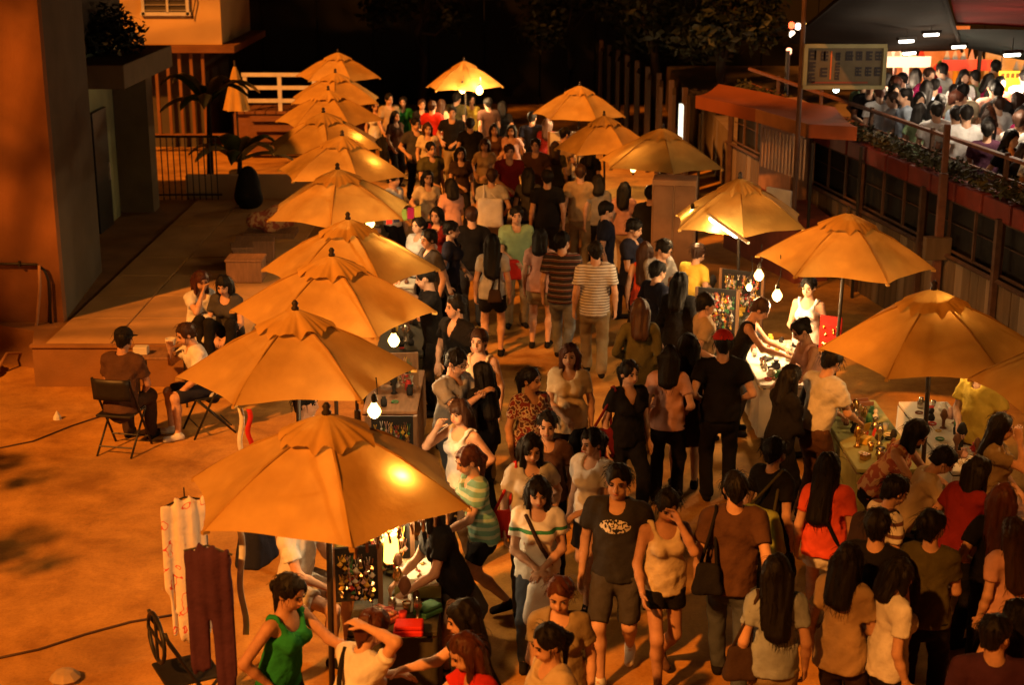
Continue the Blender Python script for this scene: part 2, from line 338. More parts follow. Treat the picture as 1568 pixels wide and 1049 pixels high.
def make_person(sp, res, detail):
    """one person in their own frame (facing -Y, feet at z 0): body, clothes, hair; returns parts and head centre"""
    ht, fem = sp['ht'], sp['sex'] == 'f'; s = ht/1.70; ph = sp['seed']
    lean = R(sp.get('lean', 2)); legs = sp.get('legs', 'stand')
    seat = sp.get('seat', .45)
    pz = (seat + .10*s) if legs == 'sit' else .92*s
    if legs == 'crouch': pz = .55*s
    if legs == 'walk': pz = .905*s
    o = np.array((0,0,pz), dtype=np.float32); Rt = rotx(lean)
    twist = R(sp.get('twist', 0)); Rt = rotz(twist) @ Rt
    T = lambda *v: o + Rt @ (np.array(v, dtype=np.float32)*s)
    H = sp.get('hy', 0), sp.get('hp', 4)
    Rn = rotz(twist) @ rotx(lean*.8 + R(H[1])*.4)
    nb = T(0,.012,.475); hc = nb + Rn @ (np.array((0,-.02,.175), dtype=np.float32)*s)
    Rh = rotz(twist + R(H[0])) @ rotx(lean*.55 + R(H[1]))
    Th = lambda *v: hc + Rh @ (np.array(v, dtype=np.float32)*s)
    # arms
    shx = .158 if fem else .180; arms = []
    for side, nm in ((-1, sp['arms'][0]), (1, sp['arms'][1])):
        sh = T(side*shx, .012, .432); tg, pole = ARMS[nm] if isinstance(nm, str) else nm
        rz = rotz(twist) if nm in ('down',) else Rt if lean < R(20) else rotz(twist)
        tv = rz @ np.array((side*tg[0], -tg[1], tg[2]), dtype=np.float32); pv = rz @ np.array((side*pole[0], -pole[1], pole[2]), dtype=np.float32)
        el, wr = ik(sh, sh + tv*s, .285*s, .250*s, pv); arms.append((side, sh, el, wr))
    # legs
    LG = []
    for side in (-1, 1):
        hp_ = T(side*.088, .0, -.035)
        if legs == 'sit': an = np.array((side*.13*s, -.40*s, .085*s)); an = an if seat < .6 else an
        elif legs == 'crouch': an = np.array((side*.12*s, .02*s, .085*s))
        elif legs == 'walk': an = np.array((side*.075*s, (-.20 if side == sp.get('lead', 1) else .26)*s, (.09 if side == sp.get('lead', 1) else .15)*s))
        else: an = np.array((side*.105*s, side*.02*s, .085*s))
        kn, an = ik(hp_, an, .43*s, .41*s, (side*.12,-1,0)); LG.append((side, hp_, kn, an))
    pts = [hc, T(-.2,0,.5), T(.2,0,.5), T(-.16,-.1,0), T(.16,.1,0)] + [q for a in arms for q in a[1:]] + [q for a in LG for q in a[1:]]
    allp = np.array(pts); lo = allp.min(0) - .16*s; hi = allp.max(0) + .16*s; lo[2] = min(lo[2], 0) - .02
    fr_foot = []
    for side, hp_, kn, an in LG:
        if legs == 'walk' and side != sp.get('lead', 1): toe = an + np.array((side*.012,-.13,-.085))*s
        else: toe = an + np.array((side*.025,-.155,-.05))*s
        fr_foot.append((an, toe))
    # ---- body: one continuous skin
    S = SDF(lo, hi, res)
    torso_prims(S, T, Rt, s, fem, -.016 if sp['top'] else 0.)
    S.cone(nb + (nb-hc)*.15, hc + Rh @ np.array((0,.02,-.03), dtype=np.float32)*s, (.053 if fem else .060)*s, (.050 if fem else .056)*s, .04)
    for side, sh, el, wr in arms:
        S.cone(sh, el, (.046 if fem else .053)*s, .037*s, .03); S.cone(el, el + (wr-el)*.4, .037*s, .036*s, .02); S.cone(el + (wr-el)*.4, wr, .036*s, .025*s, .02)
    cov = .013 if sp['bot'] and sp['bot'][0] in ('pants','jeans') else 0.
    for (side, hp_, kn, an), (a_, toe) in zip(LG, fr_foot):
        S.cone(hp_, kn, ((.082 if fem else .084)-(.013 if sp['bot'] else 0))*s, (.053-cov)*s, .04)
        calf = kn + (an-kn)*.32 + np.array((0,.012,0))*s
        S.cone(kn, calf, (.050-cov)*s, (.053-cov)*s, .03); S.cone(calf, an, (.052-cov)*s, .033*s, .03)
        S.cone(an + np.array((0,.02,-.035))*s, toe, .034*s, .024*s, .02)
    parts = [S.raw()]
    hr = detail['head']
    Sh = SDF(hc - .16*s, hc + .16*s, hr)
    Sh.cone(nb, hc + Rh @ np.array((0,.02,-.03), dtype=np.float32)*s, (.052 if fem else .059)*s, (.050 if fem else .056)*s, .04)
    head_prims(Sh, hc, Rh, s, fem); parts.append(Sh.raw())
    if detail['hand']:
        for side, sh, el, wr in arms:
            d = nrm(wr-el); Hs = SDF(wr + d*.08*s - .135*s, wr + d*.08*s + .135*s, detail['hand'])
            pn = np.array((-side*.75, -.35, -.1)) if abs(d[2]) > .6 else np.array((-side*.25, 0, -1.))
            hand_prims(Hs, wr, d, pn, s, -side if True else side, sp.get('curl', .55)); parts.append(Hs.raw())
    out = [('body', quads_mesh('body', parts), SKIN[sp.get('skin', 0)])]
    # ---- top
    top = sp['top']
    if top:
        kind, tc = top[0], top[1]
        hem = {'tee': -.10, 'shirt': -.13, 'tank': -.10, 'long': -.10, 'blouse': -.15, 'dress': -.50, 'crop': -.03, 'tuck': -.02, 'jersey': -.15}[kind]
        G = SDF(lo, hi, res); inf = .014 if kind in ('tank','crop') else .023
        torso_prims(G, T, Rt, s, fem, inf, .0 if fem else .006)
        if hem < -.05:
            fl = .176 if kind in ('tee','shirt','tank','long') else .195
            if kind == 'dress':
                G.cone(T(0,0,.12), np.array((o[0],o[1],pz-.42*s)), .145*s, .235*s, .04, sc=(1,1.25,1))
            else: G.cone(T(0,0,.10), T(0,.005,hem+.0), .150*s, fl*s, .05, fr=Rt, sc=(1,1.36,1))
        slv = {'tee': .58, 'shirt': .66, 'jersey': .62, 'tuck': .62, 'crop': .4, 'blouse': .62, 'long': 2, 'dress': 0, 'tank': 0}[kind]
        for side, sh, el, wr in arms:
            if slv == 0: continue
            rr = (.058 if fem else .068) if kind != 'crop' else .054
            if slv <= 1: G.cone(sh, sh + (el-sh)*slv, rr*s, (rr+.004)*s, .035)
            else: G.cone(sh, el, rr*s, .052*s, .03); G.cone(el, wr, .050*s, .040*s, .02)
        G.ripple(.0085, 20, 15, 13, ph); G.ripple(.0062, 42, 34, 30, ph*1.7); G.ripple(.003, 85, 70, 60, ph*2.3)
        if slv and slv <= 1:
            for side, sh, el, wr in arms:      # clean cuffs
                u = nrm(el-sh); c = sh + (el-sh)*slv
                sl = G.sl(c - .11*s, c + .11*s)
                if sl:
                    X, Y, Z = G.pts(sl); ax = (X-c[0])*u[0] + (Y-c[1])*u[1] + (Z-c[2])*u[2]
                    rad2 = (X-c[0])**2 + (Y-c[1])**2 + (Z-c[2])**2 - ax*ax
                    G.D[sl] = np.where(rad2 < (.085*s)**2, np.maximum(G.D[sl], ax), G.D[sl])
        if kind in ('tank','dress'):
            for side in (-1, 1): G.cone(T(side*(shx+.005),-.09,.40), T(side*(shx+.005),.10,.40), .062*s, .062*s, .012, 's'); G.cone(T(side*(shx+.0),0,.44), T(side*(shx+.06),0,.47), .055*s, .09*s, .012, 's')
            G.cone(T(0,-.12,.47), T(0,.10,.52), .092*s, .085*s, .012, 's')
        else:
            G.cone(T(0,-.06,.475), T(0,.05,.53), (.070 if fem else .062)*s, .060*s, .008, 's')
            if sp.get('vneck'): G.cone(T(0,-.12,.33), T(0,-.11,.47), .012*s, .075*s, .01, 's')
        n = Rt @ np.array((0,0,-1.)); 
        if kind == 'dress': G.plane((0,0,pz-.40*s), (0,0,-1))
        else: G.plane(T(0,0,hem), n)
        out.append(({'tee':'t_shirt','shirt':'shirt','tank':'tank_top','long':'long_sleeve_top','blouse':'blouse','dress':'dress','crop':'t_shirt','tuck':'shirt','jersey':'t_shirt'}[kind], quads_mesh('top', [G.raw()]), cloth(tc)))
    bot = sp['bot']
    if bot:
        kind, bc = bot; G = SDF(lo, hi, res)
        G.cone(T(0,0,-.09), T(0,0,.05), .149*s, .138*s, .03, fr=Rt, sc=(1,1.42,1))
        frac = {'pants': 2, 'jeans': 2, 'shorts': .60, 'hot': .46, 'long_shorts': .92, 'skirt': 0, 'capri': 1.5}[kind]
        for (side, hp_, kn, an) in LG:
            if frac == 0: continue
            if frac <= 1: G.cone(hp_, hp_ + (kn-hp_)*frac, .098*s, (.090 if frac < .7 else .080)*s, .03)
            else:
                e = an if frac == 2 else kn + (an-kn)*.45
                G.cone(hp_, kn, .098*s, .072*s, .03); G.cone(kn, e, .070*s, (.066 if kind == 'pants' else .058)*s, .03)
        if frac == 0: G.cone(T(0,0,-.0), T(0,.0,-.36) if legs != 'sit' else T(0,-.2,-.05), .16*s, .215*s, .04, sc=(1,1.25,1))
        G.ripple(.006, 22, 24, 15, ph*2.1); G.ripple(.004, 50, 40, 34, ph)
        for (side, hp_, kn, an) in LG:
            if 0 < frac <= 1:
                u = nrm(kn-hp_); c = hp_ + (kn-hp_)*frac; sl = G.sl(c - .13*s, c + .13*s)
                if sl:
                    X, Y, Z = G.pts(sl); G.D[sl] = np.maximum(G.D[sl], (X-c[0])*u[0] + (Y-c[1])*u[1] + (Z-c[2])*u[2])
        if frac == 0: G.plane(T(0,0,-.34), Rt @ np.array((0,0,-1.)))
        if legs not in ('sit','crouch'): G.plane(T(0,0,(.075 if (not top or legs in ('sit','crouch') or top[0] in ('tuck','crop')) else max({'tee':-.10,'shirt':-.13,'tank':-.10,'long':-.10,'blouse':-.15,'jersey':-.15}.get(top[0],-.10), -.15) + .055)), Rt @ np.array((0,0,1.)))
        out.append(({'pants':'trousers','jeans':'jeans','skirt':'skirt','capri':'trousers'}.get(kind, 'shorts'), quads_mesh('bottom', [G.raw()]), cloth(bc)))
    # ---- shoes
    if detail.get('shoes', True):
        for an, toe in fr_foot:
            G = SDF(np.minimum(an, toe) - .12*s, np.maximum(an, toe) + .1*s, max(res*.8, .014))
            heel = an + np.array((0,.03,-.055))*s
            G.cone(heel, toe, .042*s, .036*s, .02); G.cone(an + np.array((0,0,-.03))*s, an + np.array((0,0,-.01))*s, .042*s, .040*s, .02)
            if legs != 'walk': G.plane((0,0,.004), (0,0,-1))
            out.append(('shoe', quads_mesh('shoe', [G.raw()]), cloth(sp.get('shoe', 'black'))))
    # ---- hair
    hs, hcol = sp['hair']; hm = HAIRM[hcol]; L = {'short': 0, 'crew': 0, 'bob': .16, 'mid': .26, 'long': .40, 'pony': .0, 'bun': 0, 'cap': 0, 'bangs': .26}[hs]
    hl = hc - .17*s; hl[2] -= max(L, .26 if hs == 'pony' else 0)*s*1.1; hh = hc + .17*s; hh[1] += .06
    G = SDF(np.minimum(hl, hl + (T(0,.0,.3)-T(0,0,.5))*0), hh, hr)
    G.ell(Th(0,.020,.036), (.090*s,.108*s,.098*s), Rh, .01)
    dn = np.array((0,0,-1.), dtype=np.float32)
    if L:
        bk = Th(0,.06,-.02); e = bk + dn*L*s + Rh @ np.array((0,.075 + (.5*math.sin(lean) if L > .3 else 0),0))*s
        G.cone(bk, e, .075*s, .064*s, .03, fr=rotz(R(H[0])+twist), sc=(.66,1.2,1))
        for x in (-.07,.07): G.cone(Th(x,.012,.02), Th(x*1.12,.015,.0) + dn*(L*.62)*s + np.array((0,-.005,0)), .032*s, .026*s, .03)
    if hs in ('short','crew','cap','bun','pony'): G.cone(Th(0,.05,.02), Th(0,.065,-.07), .068*s, .045*s, .03, fr=Rh, sc=(.85,1,1))
    # face opening
    if hs in ('bangs','bob'): G.ell(Th(0,-.115,-.045), (.066*s,.085*s,.088*s), Rh, .012, 's')
    else: G.ell(Th(.008,-.112,-.025), (.070*s,.080*s,.104*s), Rh, .012, 's')
    if hs in ('short','crew','cap'): 
        nn = Rh @ np.array((0,-.35,-1.)); nn /= np.linalg.norm(nn); G.plane(Th(0,.02,-.055), nn)
    if hs in ('pony','bun'):
        nn = Rh @ np.array((0,-.5,-1.)); nn /= np.linalg.norm(nn); G.plane(Th(0,.02,-.06), nn)
        if hs == 'pony':
            a = Th(0,.115,.035); G.cone(a, a + np.array((0,.05,-.06))*s, .024*s, .036*s, .02); G.cone(a + np.array((0,.05,-.06))*s, a + np.array((0,.035,-.24))*s, .036*s, .014*s, .02)
        else: G.ell(Th(0,.11,.05), (.045*s,.040*s,.045*s), Rh, .015)
    G.ripple(.0065, 34, 30, 8, ph*1.3); G.ripple(.0045, 70, 64, 9, ph); G.ripple(.003, 130, 120, 14, ph*3)
    if hs == 'crew': G.D += .006
    hraw = G.raw(); out.append(('hair', quads_mesh('hair', [hraw]), hm))
    if detail.get('strands'):     # loose strands lying on and lifting off the hair
        rq = random.Random(int(ph*1e5)); b = MB(); V = hraw[0]; cz = hc[2]
        for q in range(detail['strands']):
            p = V[rq.randrange(len(V))]; n_ = nrm(p - (hc + np.array((0,.01,0))))
            lq = Rh.T @ (p - hc)
            if lq[1] < -.035*s or (L < .2 and lq[2] < -.02*s): continue
            if p[2] < cz - .02: n_ = n_*np.array((1,1,0))
            tg = nrm(np.array((rq.gauss(0,.22), rq.gauss(0,.22) + .12, -1.)) - n_*float(np.array((0,.15,-1.)) @ n_)); L2 = rq.uniform(.035,.085)*s; lift = rq.uniform(-.002,.009)
            b.tube([p - n_*.004, p + tg*L2*.5 + n_*(.006+lift*.6), p + tg*L2 + n_*lift + np.array((rq.gauss(0,.006), rq.gauss(0,.006), -.008))], .0026*s, 3, .0012*s)
        out.append(('hair_strands', b.mesh('hair_strands', True), hm))
    if hs == 'cap':
        G = SDF(hc - .2*s, hc + .2*s, hr); G.ell(Th(0,.018,.050), (.097*s,.115*s,.095*s), Rh, .01); G.plane(Th(0,0,.035), Rh @ np.array((0,.15,-1.)))
        G.cone(Th(-.035,-.10,.045), Th(.035,-.10,.045), .07*s, .07*s, .01, fr=Rh, sc=(1,1,7))
        out.append(('cap', quads_mesh('cap', [G.raw()]), cloth(sp.get('cap', 'red'))))
    if detail['face']:
        for x in (-.033,.033):
            b = MB(); p = Th(x,-.079,.008); fr = Rh
            def ellm(p, rad, n=8):
                vs = []; fs = []
                for i in range(5):
                    th = math.pi*i/4
                    for j in range(n):
                        q = np.array((rad[0]*math.sin(th)*math.cos(2*math.pi*j/n), rad[1]*math.sin(th)*math.sin(2*math.pi*j/n), rad[2]*math.cos(th)))*s
                        vs.append(p + fr @ q)
                for i in range(4):
                    for j in range(n): fs.append((i*n+j, i*n+(j+1) % n, (i+1)*n+(j+1) % n, (i+1)*n+j))
                return vs, fs
            b.add(*ellm(p, (.0150,.009,.0065))); out.append(('eye', b.mesh('eye', True), M_EYE))
            b = MB(); b.tube([Th(x*.5,-.090,.028), Th(x*1.05,-.088,.034), Th(x*1.6,-.074,.029)], .0042*s, 5); out.append(('eyebrow', b.mesh('eyebrow', True), hm))
        b = MB(); b.add(*ellm(Th(0,-.0905,-.056), (.021,.007,.0068))); out.append(('lips', b.mesh('lips', True), M_LIP))
    if sp.get('glasses'):
        b = MB()
        for x in (-.034,.034): b.tube([Th(x + .024*math.cos(t), -.098, .008 + .017*math.sin(t)) for t in np.linspace(0, 6.283, 13)[:-1]], .0022*s, 5, closed=True)
        b.tube([Th(-.010,-.099,.010), Th(.010,-.099,.010)], .002*s, 5)
        for x in (-1,1): b.tube([Th(x*.058,-.096,.010), Th(x*.082,.0,.008)], .002*s, 5)
        out.append(('glasses', b.mesh('glasses'), M_METAL))
    if sp.get('watch'):
        side, sh, el, wr = arms[1]; b = MB(); u = nrm(wr-el); b.tube([wr - u*.022, wr + u*.006], .034*s, 10); out.append(('wristwatch', b.mesh('wristwatch'), M_METAL))
    if sp.get('strap'):    # shoulder strap crossing the torso, from shoulder to the other hip
        c, sd = sp['strap']; b = MB(); path = []
        for t in np.linspace(0, 1, 9):   # front
            x = sd*(.10 - .24*t); z = .47 - .50*t; path.append(T(x, -(.05 + .085*math.sin(math.pi*(.12+.8*t))) - (.045 if fem and .2 < t < .6 else 0), z))
        for t in np.linspace(1, 0, 9):
            x = sd*(.10 - .24*t); z = .47 - .50*t; path.append(T(x, .05 + .092*math.sin(math.pi*(.12+.8*t)), z))
        b.tube(path, .017*s, 6, closed=True); out.append(('strap', b.mesh('strap', True), cloth(c)))
    return out, hc, T
PEOPLE = {}
def person(key, px, py, label, sex='f', ht=None, yaw=0, hair=('long','black'), top=('tee','white'), bot=('pants','black'), arms=('down','down'), zb=0., group='people in the market street', **kw):
    sp = dict(sex=sex, ht=ht or (1.60 if sex == 'f' else 1.72), hair=hair, top=top, bot=bot, arms=arms, seed=random.uniform(0, 6.28), **kw)
    if isinstance(py, tuple): wy = py[0]; hz = None
    est = g(px, py, sp['ht']*.93 + zb); dist = est.y
    if dist < 14: res, det = .0155, dict(head=.0085, hand=.0062, strands=170, face=abs(((yaw + kw.get('hy', 0) + 180) % 360) - 180) < 125)
    elif dist < 20: res, det = .020, dict(head=.0105, hand=.007, strands=110, face=abs(((yaw + kw.get('hy', 0) + 180) % 360) - 180) < 110)
    else: res, det = .025, dict(head=.015, hand=.009, face=abs(((yaw + kw.get('hy', 0) + 180) % 360) - 180) < 80)
    parts, hc, T = make_person(sp, res, det)
    p = g(px, py, hc[2] + zb); off = rotz(R(yaw)) @ hc
    root = thing('person', label, 'person', (p.x - off[0], p.y - off[1], zb), R(yaw), group)
    for n, me, m in parts:
        q = link(n, me, root, m)
        if n == 'hair_strands': q['kind'] = 'stuff'
    PEOPLE[key] = (root, T, sp)
    return root
# ================================================================== the setting
M_GROUND = mat('concrete_ground', (.58,.30,.06), rough=.85, var=.38, scale=.55, bump=.25, bscale=30)
# worn concrete: second layer of stains with a shape of their own
nt = M_GROUND.node_tree; N, L = nt.nodes, nt.links; b = N['Principled BSDF']; old = b.inputs['Base Color'].links[0].from_socket
tcn = N.new('ShaderNodeTexCoord'); st = N.new('ShaderNodeTexNoise'); st.inputs['Scale'].default_value = 1.7; st.inputs['Detail'].default_value = 9; st.inputs['Roughness'].default_value = .7; st.inputs['Distortion'].default_value = .25
L.new(tcn.outputs['Object'], st.inputs['Vector']); sr = N.new('ShaderNodeValToRGB'); sr.color_ramp.elements[0].position = .36; sr.color_ramp.elements[0].color = (.56,.50,.44,1); sr.color_ramp.elements[1].position = .62; sr.color_ramp.elements[1].color = (1,1,1,1)
L.new(st.outputs['Fac'], sr.inputs[0]); mx = N.new('ShaderNodeMix'); mx.data_type = 'RGBA'; mx.blend_type = 'MULTIPLY'; mx.inputs['Factor'].default_value = 1
fs = N.new('ShaderNodeTexNoise'); fs.inputs['Scale'].default_value = 38; fs.inputs['Detail'].default_value = 6; fs.inputs['Roughness'].default_value = .75; L.new(tcn.outputs['Object'], fs.inputs['Vector'])
fr_ = N.new('ShaderNodeValToRGB'); fr_.color_ramp.elements[0].position = .34; fr_.color_ramp.elements[0].color = (.80,.79,.78,1); fr_.color_ramp.elements[1].position = .52; fr_.color_ramp.elements[1].color = (1,1,1,1); L.new(fs.outputs['Fac'], fr_.inputs[0])
m0 = N.new('ShaderNodeMix'); m0.data_type = 'RGBA'; m0.blend_type = 'MULTIPLY'; m0.inputs['Factor'].default_value = 1; L.new(old, m0.inputs['A']); L.new(fr_.outputs[0], m0.inputs['B'])
L.new(m0.outputs['Result'], mx.inputs['A']); L.new(sr.outputs[0], mx.inputs['B']); L.new(mx.outputs['Result'], b.inputs['Base Color'])
gb = MB().sheet(lambda u, v: (-120 + 240*u, -20 + 260*v, 0), 8, 8)
tag(gb.build('ground', M_GROUND), kind='structure')
# ---- raised paved platform on the left
M_CONC = mat('platform_concrete', (.26,.13,.045), rough=.85, var=.3, scale=2.2, bump=.2, bscale=40)  # darker than the tiles: dim light on the front put into the colour
M_TILE = mat('platform_tile', (.46,.27,.10), rough=.8, var=.3, scale=1.6, bump=.15, bscale=40)
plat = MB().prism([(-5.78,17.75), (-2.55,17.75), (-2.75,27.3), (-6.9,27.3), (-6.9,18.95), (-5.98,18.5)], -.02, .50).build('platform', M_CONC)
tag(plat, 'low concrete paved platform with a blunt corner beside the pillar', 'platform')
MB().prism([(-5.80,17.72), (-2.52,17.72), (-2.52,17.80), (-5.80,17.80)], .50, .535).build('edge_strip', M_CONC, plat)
tm = MB().box((0,0,0), (1.0,1.0,.03)).mesh('tile', bevel=.006)
for iy in range(8):
    for ix in range(4):
        x, y = -5.25 + ix*.80, 18.42 + iy*1.17
        if x > -2.9: continue
        t = link('tile', tm, plat, M_TILE); t.location = (x, y, (.512) + random.uniform(-.003,.003)); t.scale = (.785, 1.15, 1)
# ---- building on the left with the lit front face, entrance recess, canopy slab
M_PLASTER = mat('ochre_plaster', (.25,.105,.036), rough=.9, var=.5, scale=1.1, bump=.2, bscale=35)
M_DARKP = mat('shade_dark_plaster', (.085,.07,.05), rough=.9, var=.3, scale=1.5, bump=.15)
M_GREENP = mat('green_plaster', (.24,.27,.15), rough=.85, var=.2, scale=2, bump=.1)
bl = thing('building', 'building with ochre plaster front at the left edge, dark entrance beside it', 'building', (-6.5,19,0))
def wpart(mb, name, m, root, **k):
    o = mb.build(name, m, root, **k); o.matrix_parent_inverse = Matrix.Translation(-root.location); return o
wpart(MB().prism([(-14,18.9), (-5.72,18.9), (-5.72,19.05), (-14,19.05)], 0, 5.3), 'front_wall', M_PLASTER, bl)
wpart(MB().prism([(-14,19.05), (-5.73,19.05), (-5.95,21.7), (-14,21.7)], 0, 5.3), 'side_wall', M_DARKP, bl)  # side turned from the light, its shade put into the darker plaster
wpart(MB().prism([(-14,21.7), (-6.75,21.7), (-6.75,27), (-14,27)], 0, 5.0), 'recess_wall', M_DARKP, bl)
wpart(MB().box((-6.72,25.0,1.9), (.05,1.7,2.9)), 'green_panel', M_GREENP, bl)
dr = wpart(MB().box((-6.67,24.75,1.45), (.06,.85,2.0)), 'door', mat('black_door', (.006,.006,.006), rough=.35, var=.3, bump=.05), bl, bevel=.01)
wpart(MB().box((-6.63,25.08,1.4), (.03,.05,.28)), 'handle', M_STEEL, bl)
wpart(MB().box((-6.50,26.35,1.7), (.62,.45,2.5)), 'column', mat('grey_column', (.12,.09,.05), rough=.9, var=.25, scale=3), bl)
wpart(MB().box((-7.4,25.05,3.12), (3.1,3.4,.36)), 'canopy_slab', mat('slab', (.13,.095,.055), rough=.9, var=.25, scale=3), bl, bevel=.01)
# pipe and hose on the front wall
pp = thing('wall_pipe', 'thin metal pipe bending down the ochre pillar above the platform', 'pipe', (-6.4,18.8,1.5))
c0 = [g(-30,405,0), g(40,405,0), g(62,406,0), g(72,425,0), g(76,500,0)]
def onwall(px, py, y=18.84):
    u = (px-784)/F_PX; v = (py-524.5)/F_PX; dy = math.cos(PITCH) - v*math.sin(PITCH); dz = -math.sin(PITCH) - v*math.cos(PITCH); t = y/dy
    return Vector((u*t, y, CAM_H + dz*t))
wpart(MB().tube([onwall(*q) for q in ((-40,404),(30,404),(56,405),(68,414),(74,430),(78,498))], .018, 8), 'pipe', M_METAL, pp, smooth=True)
wpart(MB().box(onwall(30,404), (.03,.05,.07)), 'bracket', M_METAL, pp)
hz = []
for k in range(130):
    a = k*.24; hz.append((-6.62 + (.20+.05*math.sin(k*.29))*math.cos(a) , 18.2 + (.26+.05*math.cos(k*.37))*math.sin(a), (.025 + .0011*k)))
hs_ = [onwall(60,406, 18.80), onwall(61,440,18.78), onwall(57,490,18.76), onwall(48,540,18.7), Vector((-6.35,18.5,.2))] + [Vector(p) for p in hz]
tag(MB().tube(hs_, .020, 6).build('garden_hose', mat('hose_rubber', (.34,.18,.09), rough=.6, var=.2), smooth=True), 'coiled garden hose at the foot of the ochre wall', 'hose')

# ---- leaves
M_LEAFD = mat('leaf_dark', (.008,.012,.004), rough=.6, var=.5, scale=3, bump=0)
M_LEAF = mat('leaf_mid', (.07,.085,.02), rough=.6, var=.5, scale=3, bump=0)
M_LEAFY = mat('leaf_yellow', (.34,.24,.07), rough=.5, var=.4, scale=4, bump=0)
M_BARK = mat('bark', (.022,.014,.009), rough=.95, var=.4, scale=8, bump=.5, stretch=(1,1,.2))
def leaf_cloud(blobs, n, size, seed):
    rg = random.Random(seed); mb = MB(); wsum = [bb[1]**2 for bb in blobs]
    for _ in range(n):
        (c, r) = rg.choices(blobs, wsum)[0]; d = Vector((rg.gauss(0,1), rg.gauss(0,1), rg.gauss(0,1))).normalized()
        p = Vector(c) + d*r*(rg.random()**.45); u = Vector((rg.gauss(0,1), rg.gauss(0,1), rg.gauss(0,.6))).normalized(); v = u.cross(d + Vector((.01,.02,.3))).normalized()
        s = size*rg.uniform(.6,1.35)
        mb.add([p - u*s, p - v*s*.42 + u*s*.1, p + u*s, p + v*s*.42 - u*s*.1 + d*s*.15], [(0,1,2),(0,2,3)])
    return mb
def tree(name, loc, h, label, blobs_n, rad, leaf_n, lsize, seed, m=None, group='dark trees behind the market', zc=.72):
    rg = random.Random(seed); t = thing(name, label, 'tree', loc, 0, group)
    pts = [Vector((0,0,-.1))]; 
    for k in range(1, 6): pts.append(Vector((rg.uniform(-.1,.1)*k*.6, rg.uniform(-.1,.1)*k*.6, h*zc*k/5)))
    mb = MB().tube(pts, .05*h**.7, 8, .02*h**.7); blobs = []
    for k in range(blobs_n):
        a = rg.uniform(0, 6.28); rr = rad*rg.uniform(.25,.85); c = Vector((math.cos(a)*rr, math.sin(a)*rr, h*rg.uniform(.48,.95)))
        blobs.append((c, rad*rg.uniform(.28,.48))); st = pts[rg.randint(3,5)]
        mb.tube([st, (st+c)/2 + Vector((0,0,-.15*rad)), c], .016*h**.7, 5, .005*h**.7)
    mb.build('trunk', M_BARK, t, smooth=True); leaf_cloud(blobs, leaf_n, lsize, seed).build('crown', m or M_LEAFD, t); return t
# tree off to the left whose leaf shadow falls across the plaza
# unseen tall trees, added so the lamp light falls on the street in patches
def shade_tree(x, y, h, targets, seed, label, ls=.20, dens=105, tr=.28, name='added_shade_tree'):
    rg = random.Random(seed); t = thing(name, label, 'tree', (x,y,0)); mb = MB()
    pts = [Vector((rg.uniform(-.15,.15)*k, rg.uniform(-.15,.15)*k, h*.85*k/6)) for k in range(7)]; mb.tube(pts, tr, 10, tr*.3); blobs = []
    for (tx, ty, r) in targets:
        z = rg.uniform(.80,1.06)*h; L_ = z/math.tan(SUN_EL); c = Vector((tx - SUN_H.x*L_ - x, ty - SUN_H.y*L_ - y, z)); blobs.append((c, r)); st = pts[rg.randint(4,6)]
        mb.tube([st, (st+c)/2 + Vector((0,0,.3)), c], tr*.25, 6, tr*.06)
    mb.build('trunk', M_BARK, t, smooth=True); mb2 = leaf_cloud(blobs, int(sum(r*r*dens for _, r in blobs)), ls, seed); mb2.build('crown', M_LEAF, t); return t
shade_tree(-6.2,-8.5,15, [(4.6,10.6,1.5),(6.0,12.0,1.4),(3.6,8.4,1.2)], 41, 'unseen tree added for shading the lower right of the street', dens=75)
shade_tree(-7.6,-5.5,15, [(2.0,13.1,1.3),(1.8,15.6,1.3),(3.9,13.2,1.1),(3.6,16.3,1.1),(6.6,16.2,1.5),(7.0,18.4,1.6),(5.6,14.0,.9)], 42, 'unseen tree added for shading the middle of the street', dens=170)
shade_tree(-12.5,10.0,15, [(1.5,18.5,1.3),(3.2,18.9,1.2),(1.4,21.2,1.4),(3.3,21.8,1.4),(5.4,21.4,1.5),(7.2,20.6,1.6),(7.0,23.4,1.8),(5.5,25.2,1.6),(4.0,24.4,1.4),(1.3,24.2,1.2),(2.2,27.5,1.3),(.7,26.5,1.2),(.9,29.0,1.2),(.9,31.8,1.1)], 43, 'unseen tree added for shading the far part of the street', dens=170)
shade_tree(-22.0,28.0,15, [(2.5,38.6,2.2),(5.0,37,2.2),(1.0,41.6,2.2),(-2.0,42.4,2.2),(4.5,41.6,2.2),(-1,46,2.4),(3,46.5,2.4),(7,44.5,2.4),(8.5,40.5,2.4),(-5,47,2.4),(6.5,48.5,2.4)], 45, 'unseen tree added for shading the far end of the street', dens=150, ls=.26)
shade_tree(-9.2,10.5,3.4, [(-5.5,15.0,.36),(-4.95,14.6,.20),(-4.65,12.95,.40),(-4.15,12.6,.22),(-4.7,12.4,.25)], 44, 'small leafy tree beside the plaza whose leaf shadows fall on the concrete', .085, 1100, .07, 'plaza_tree')
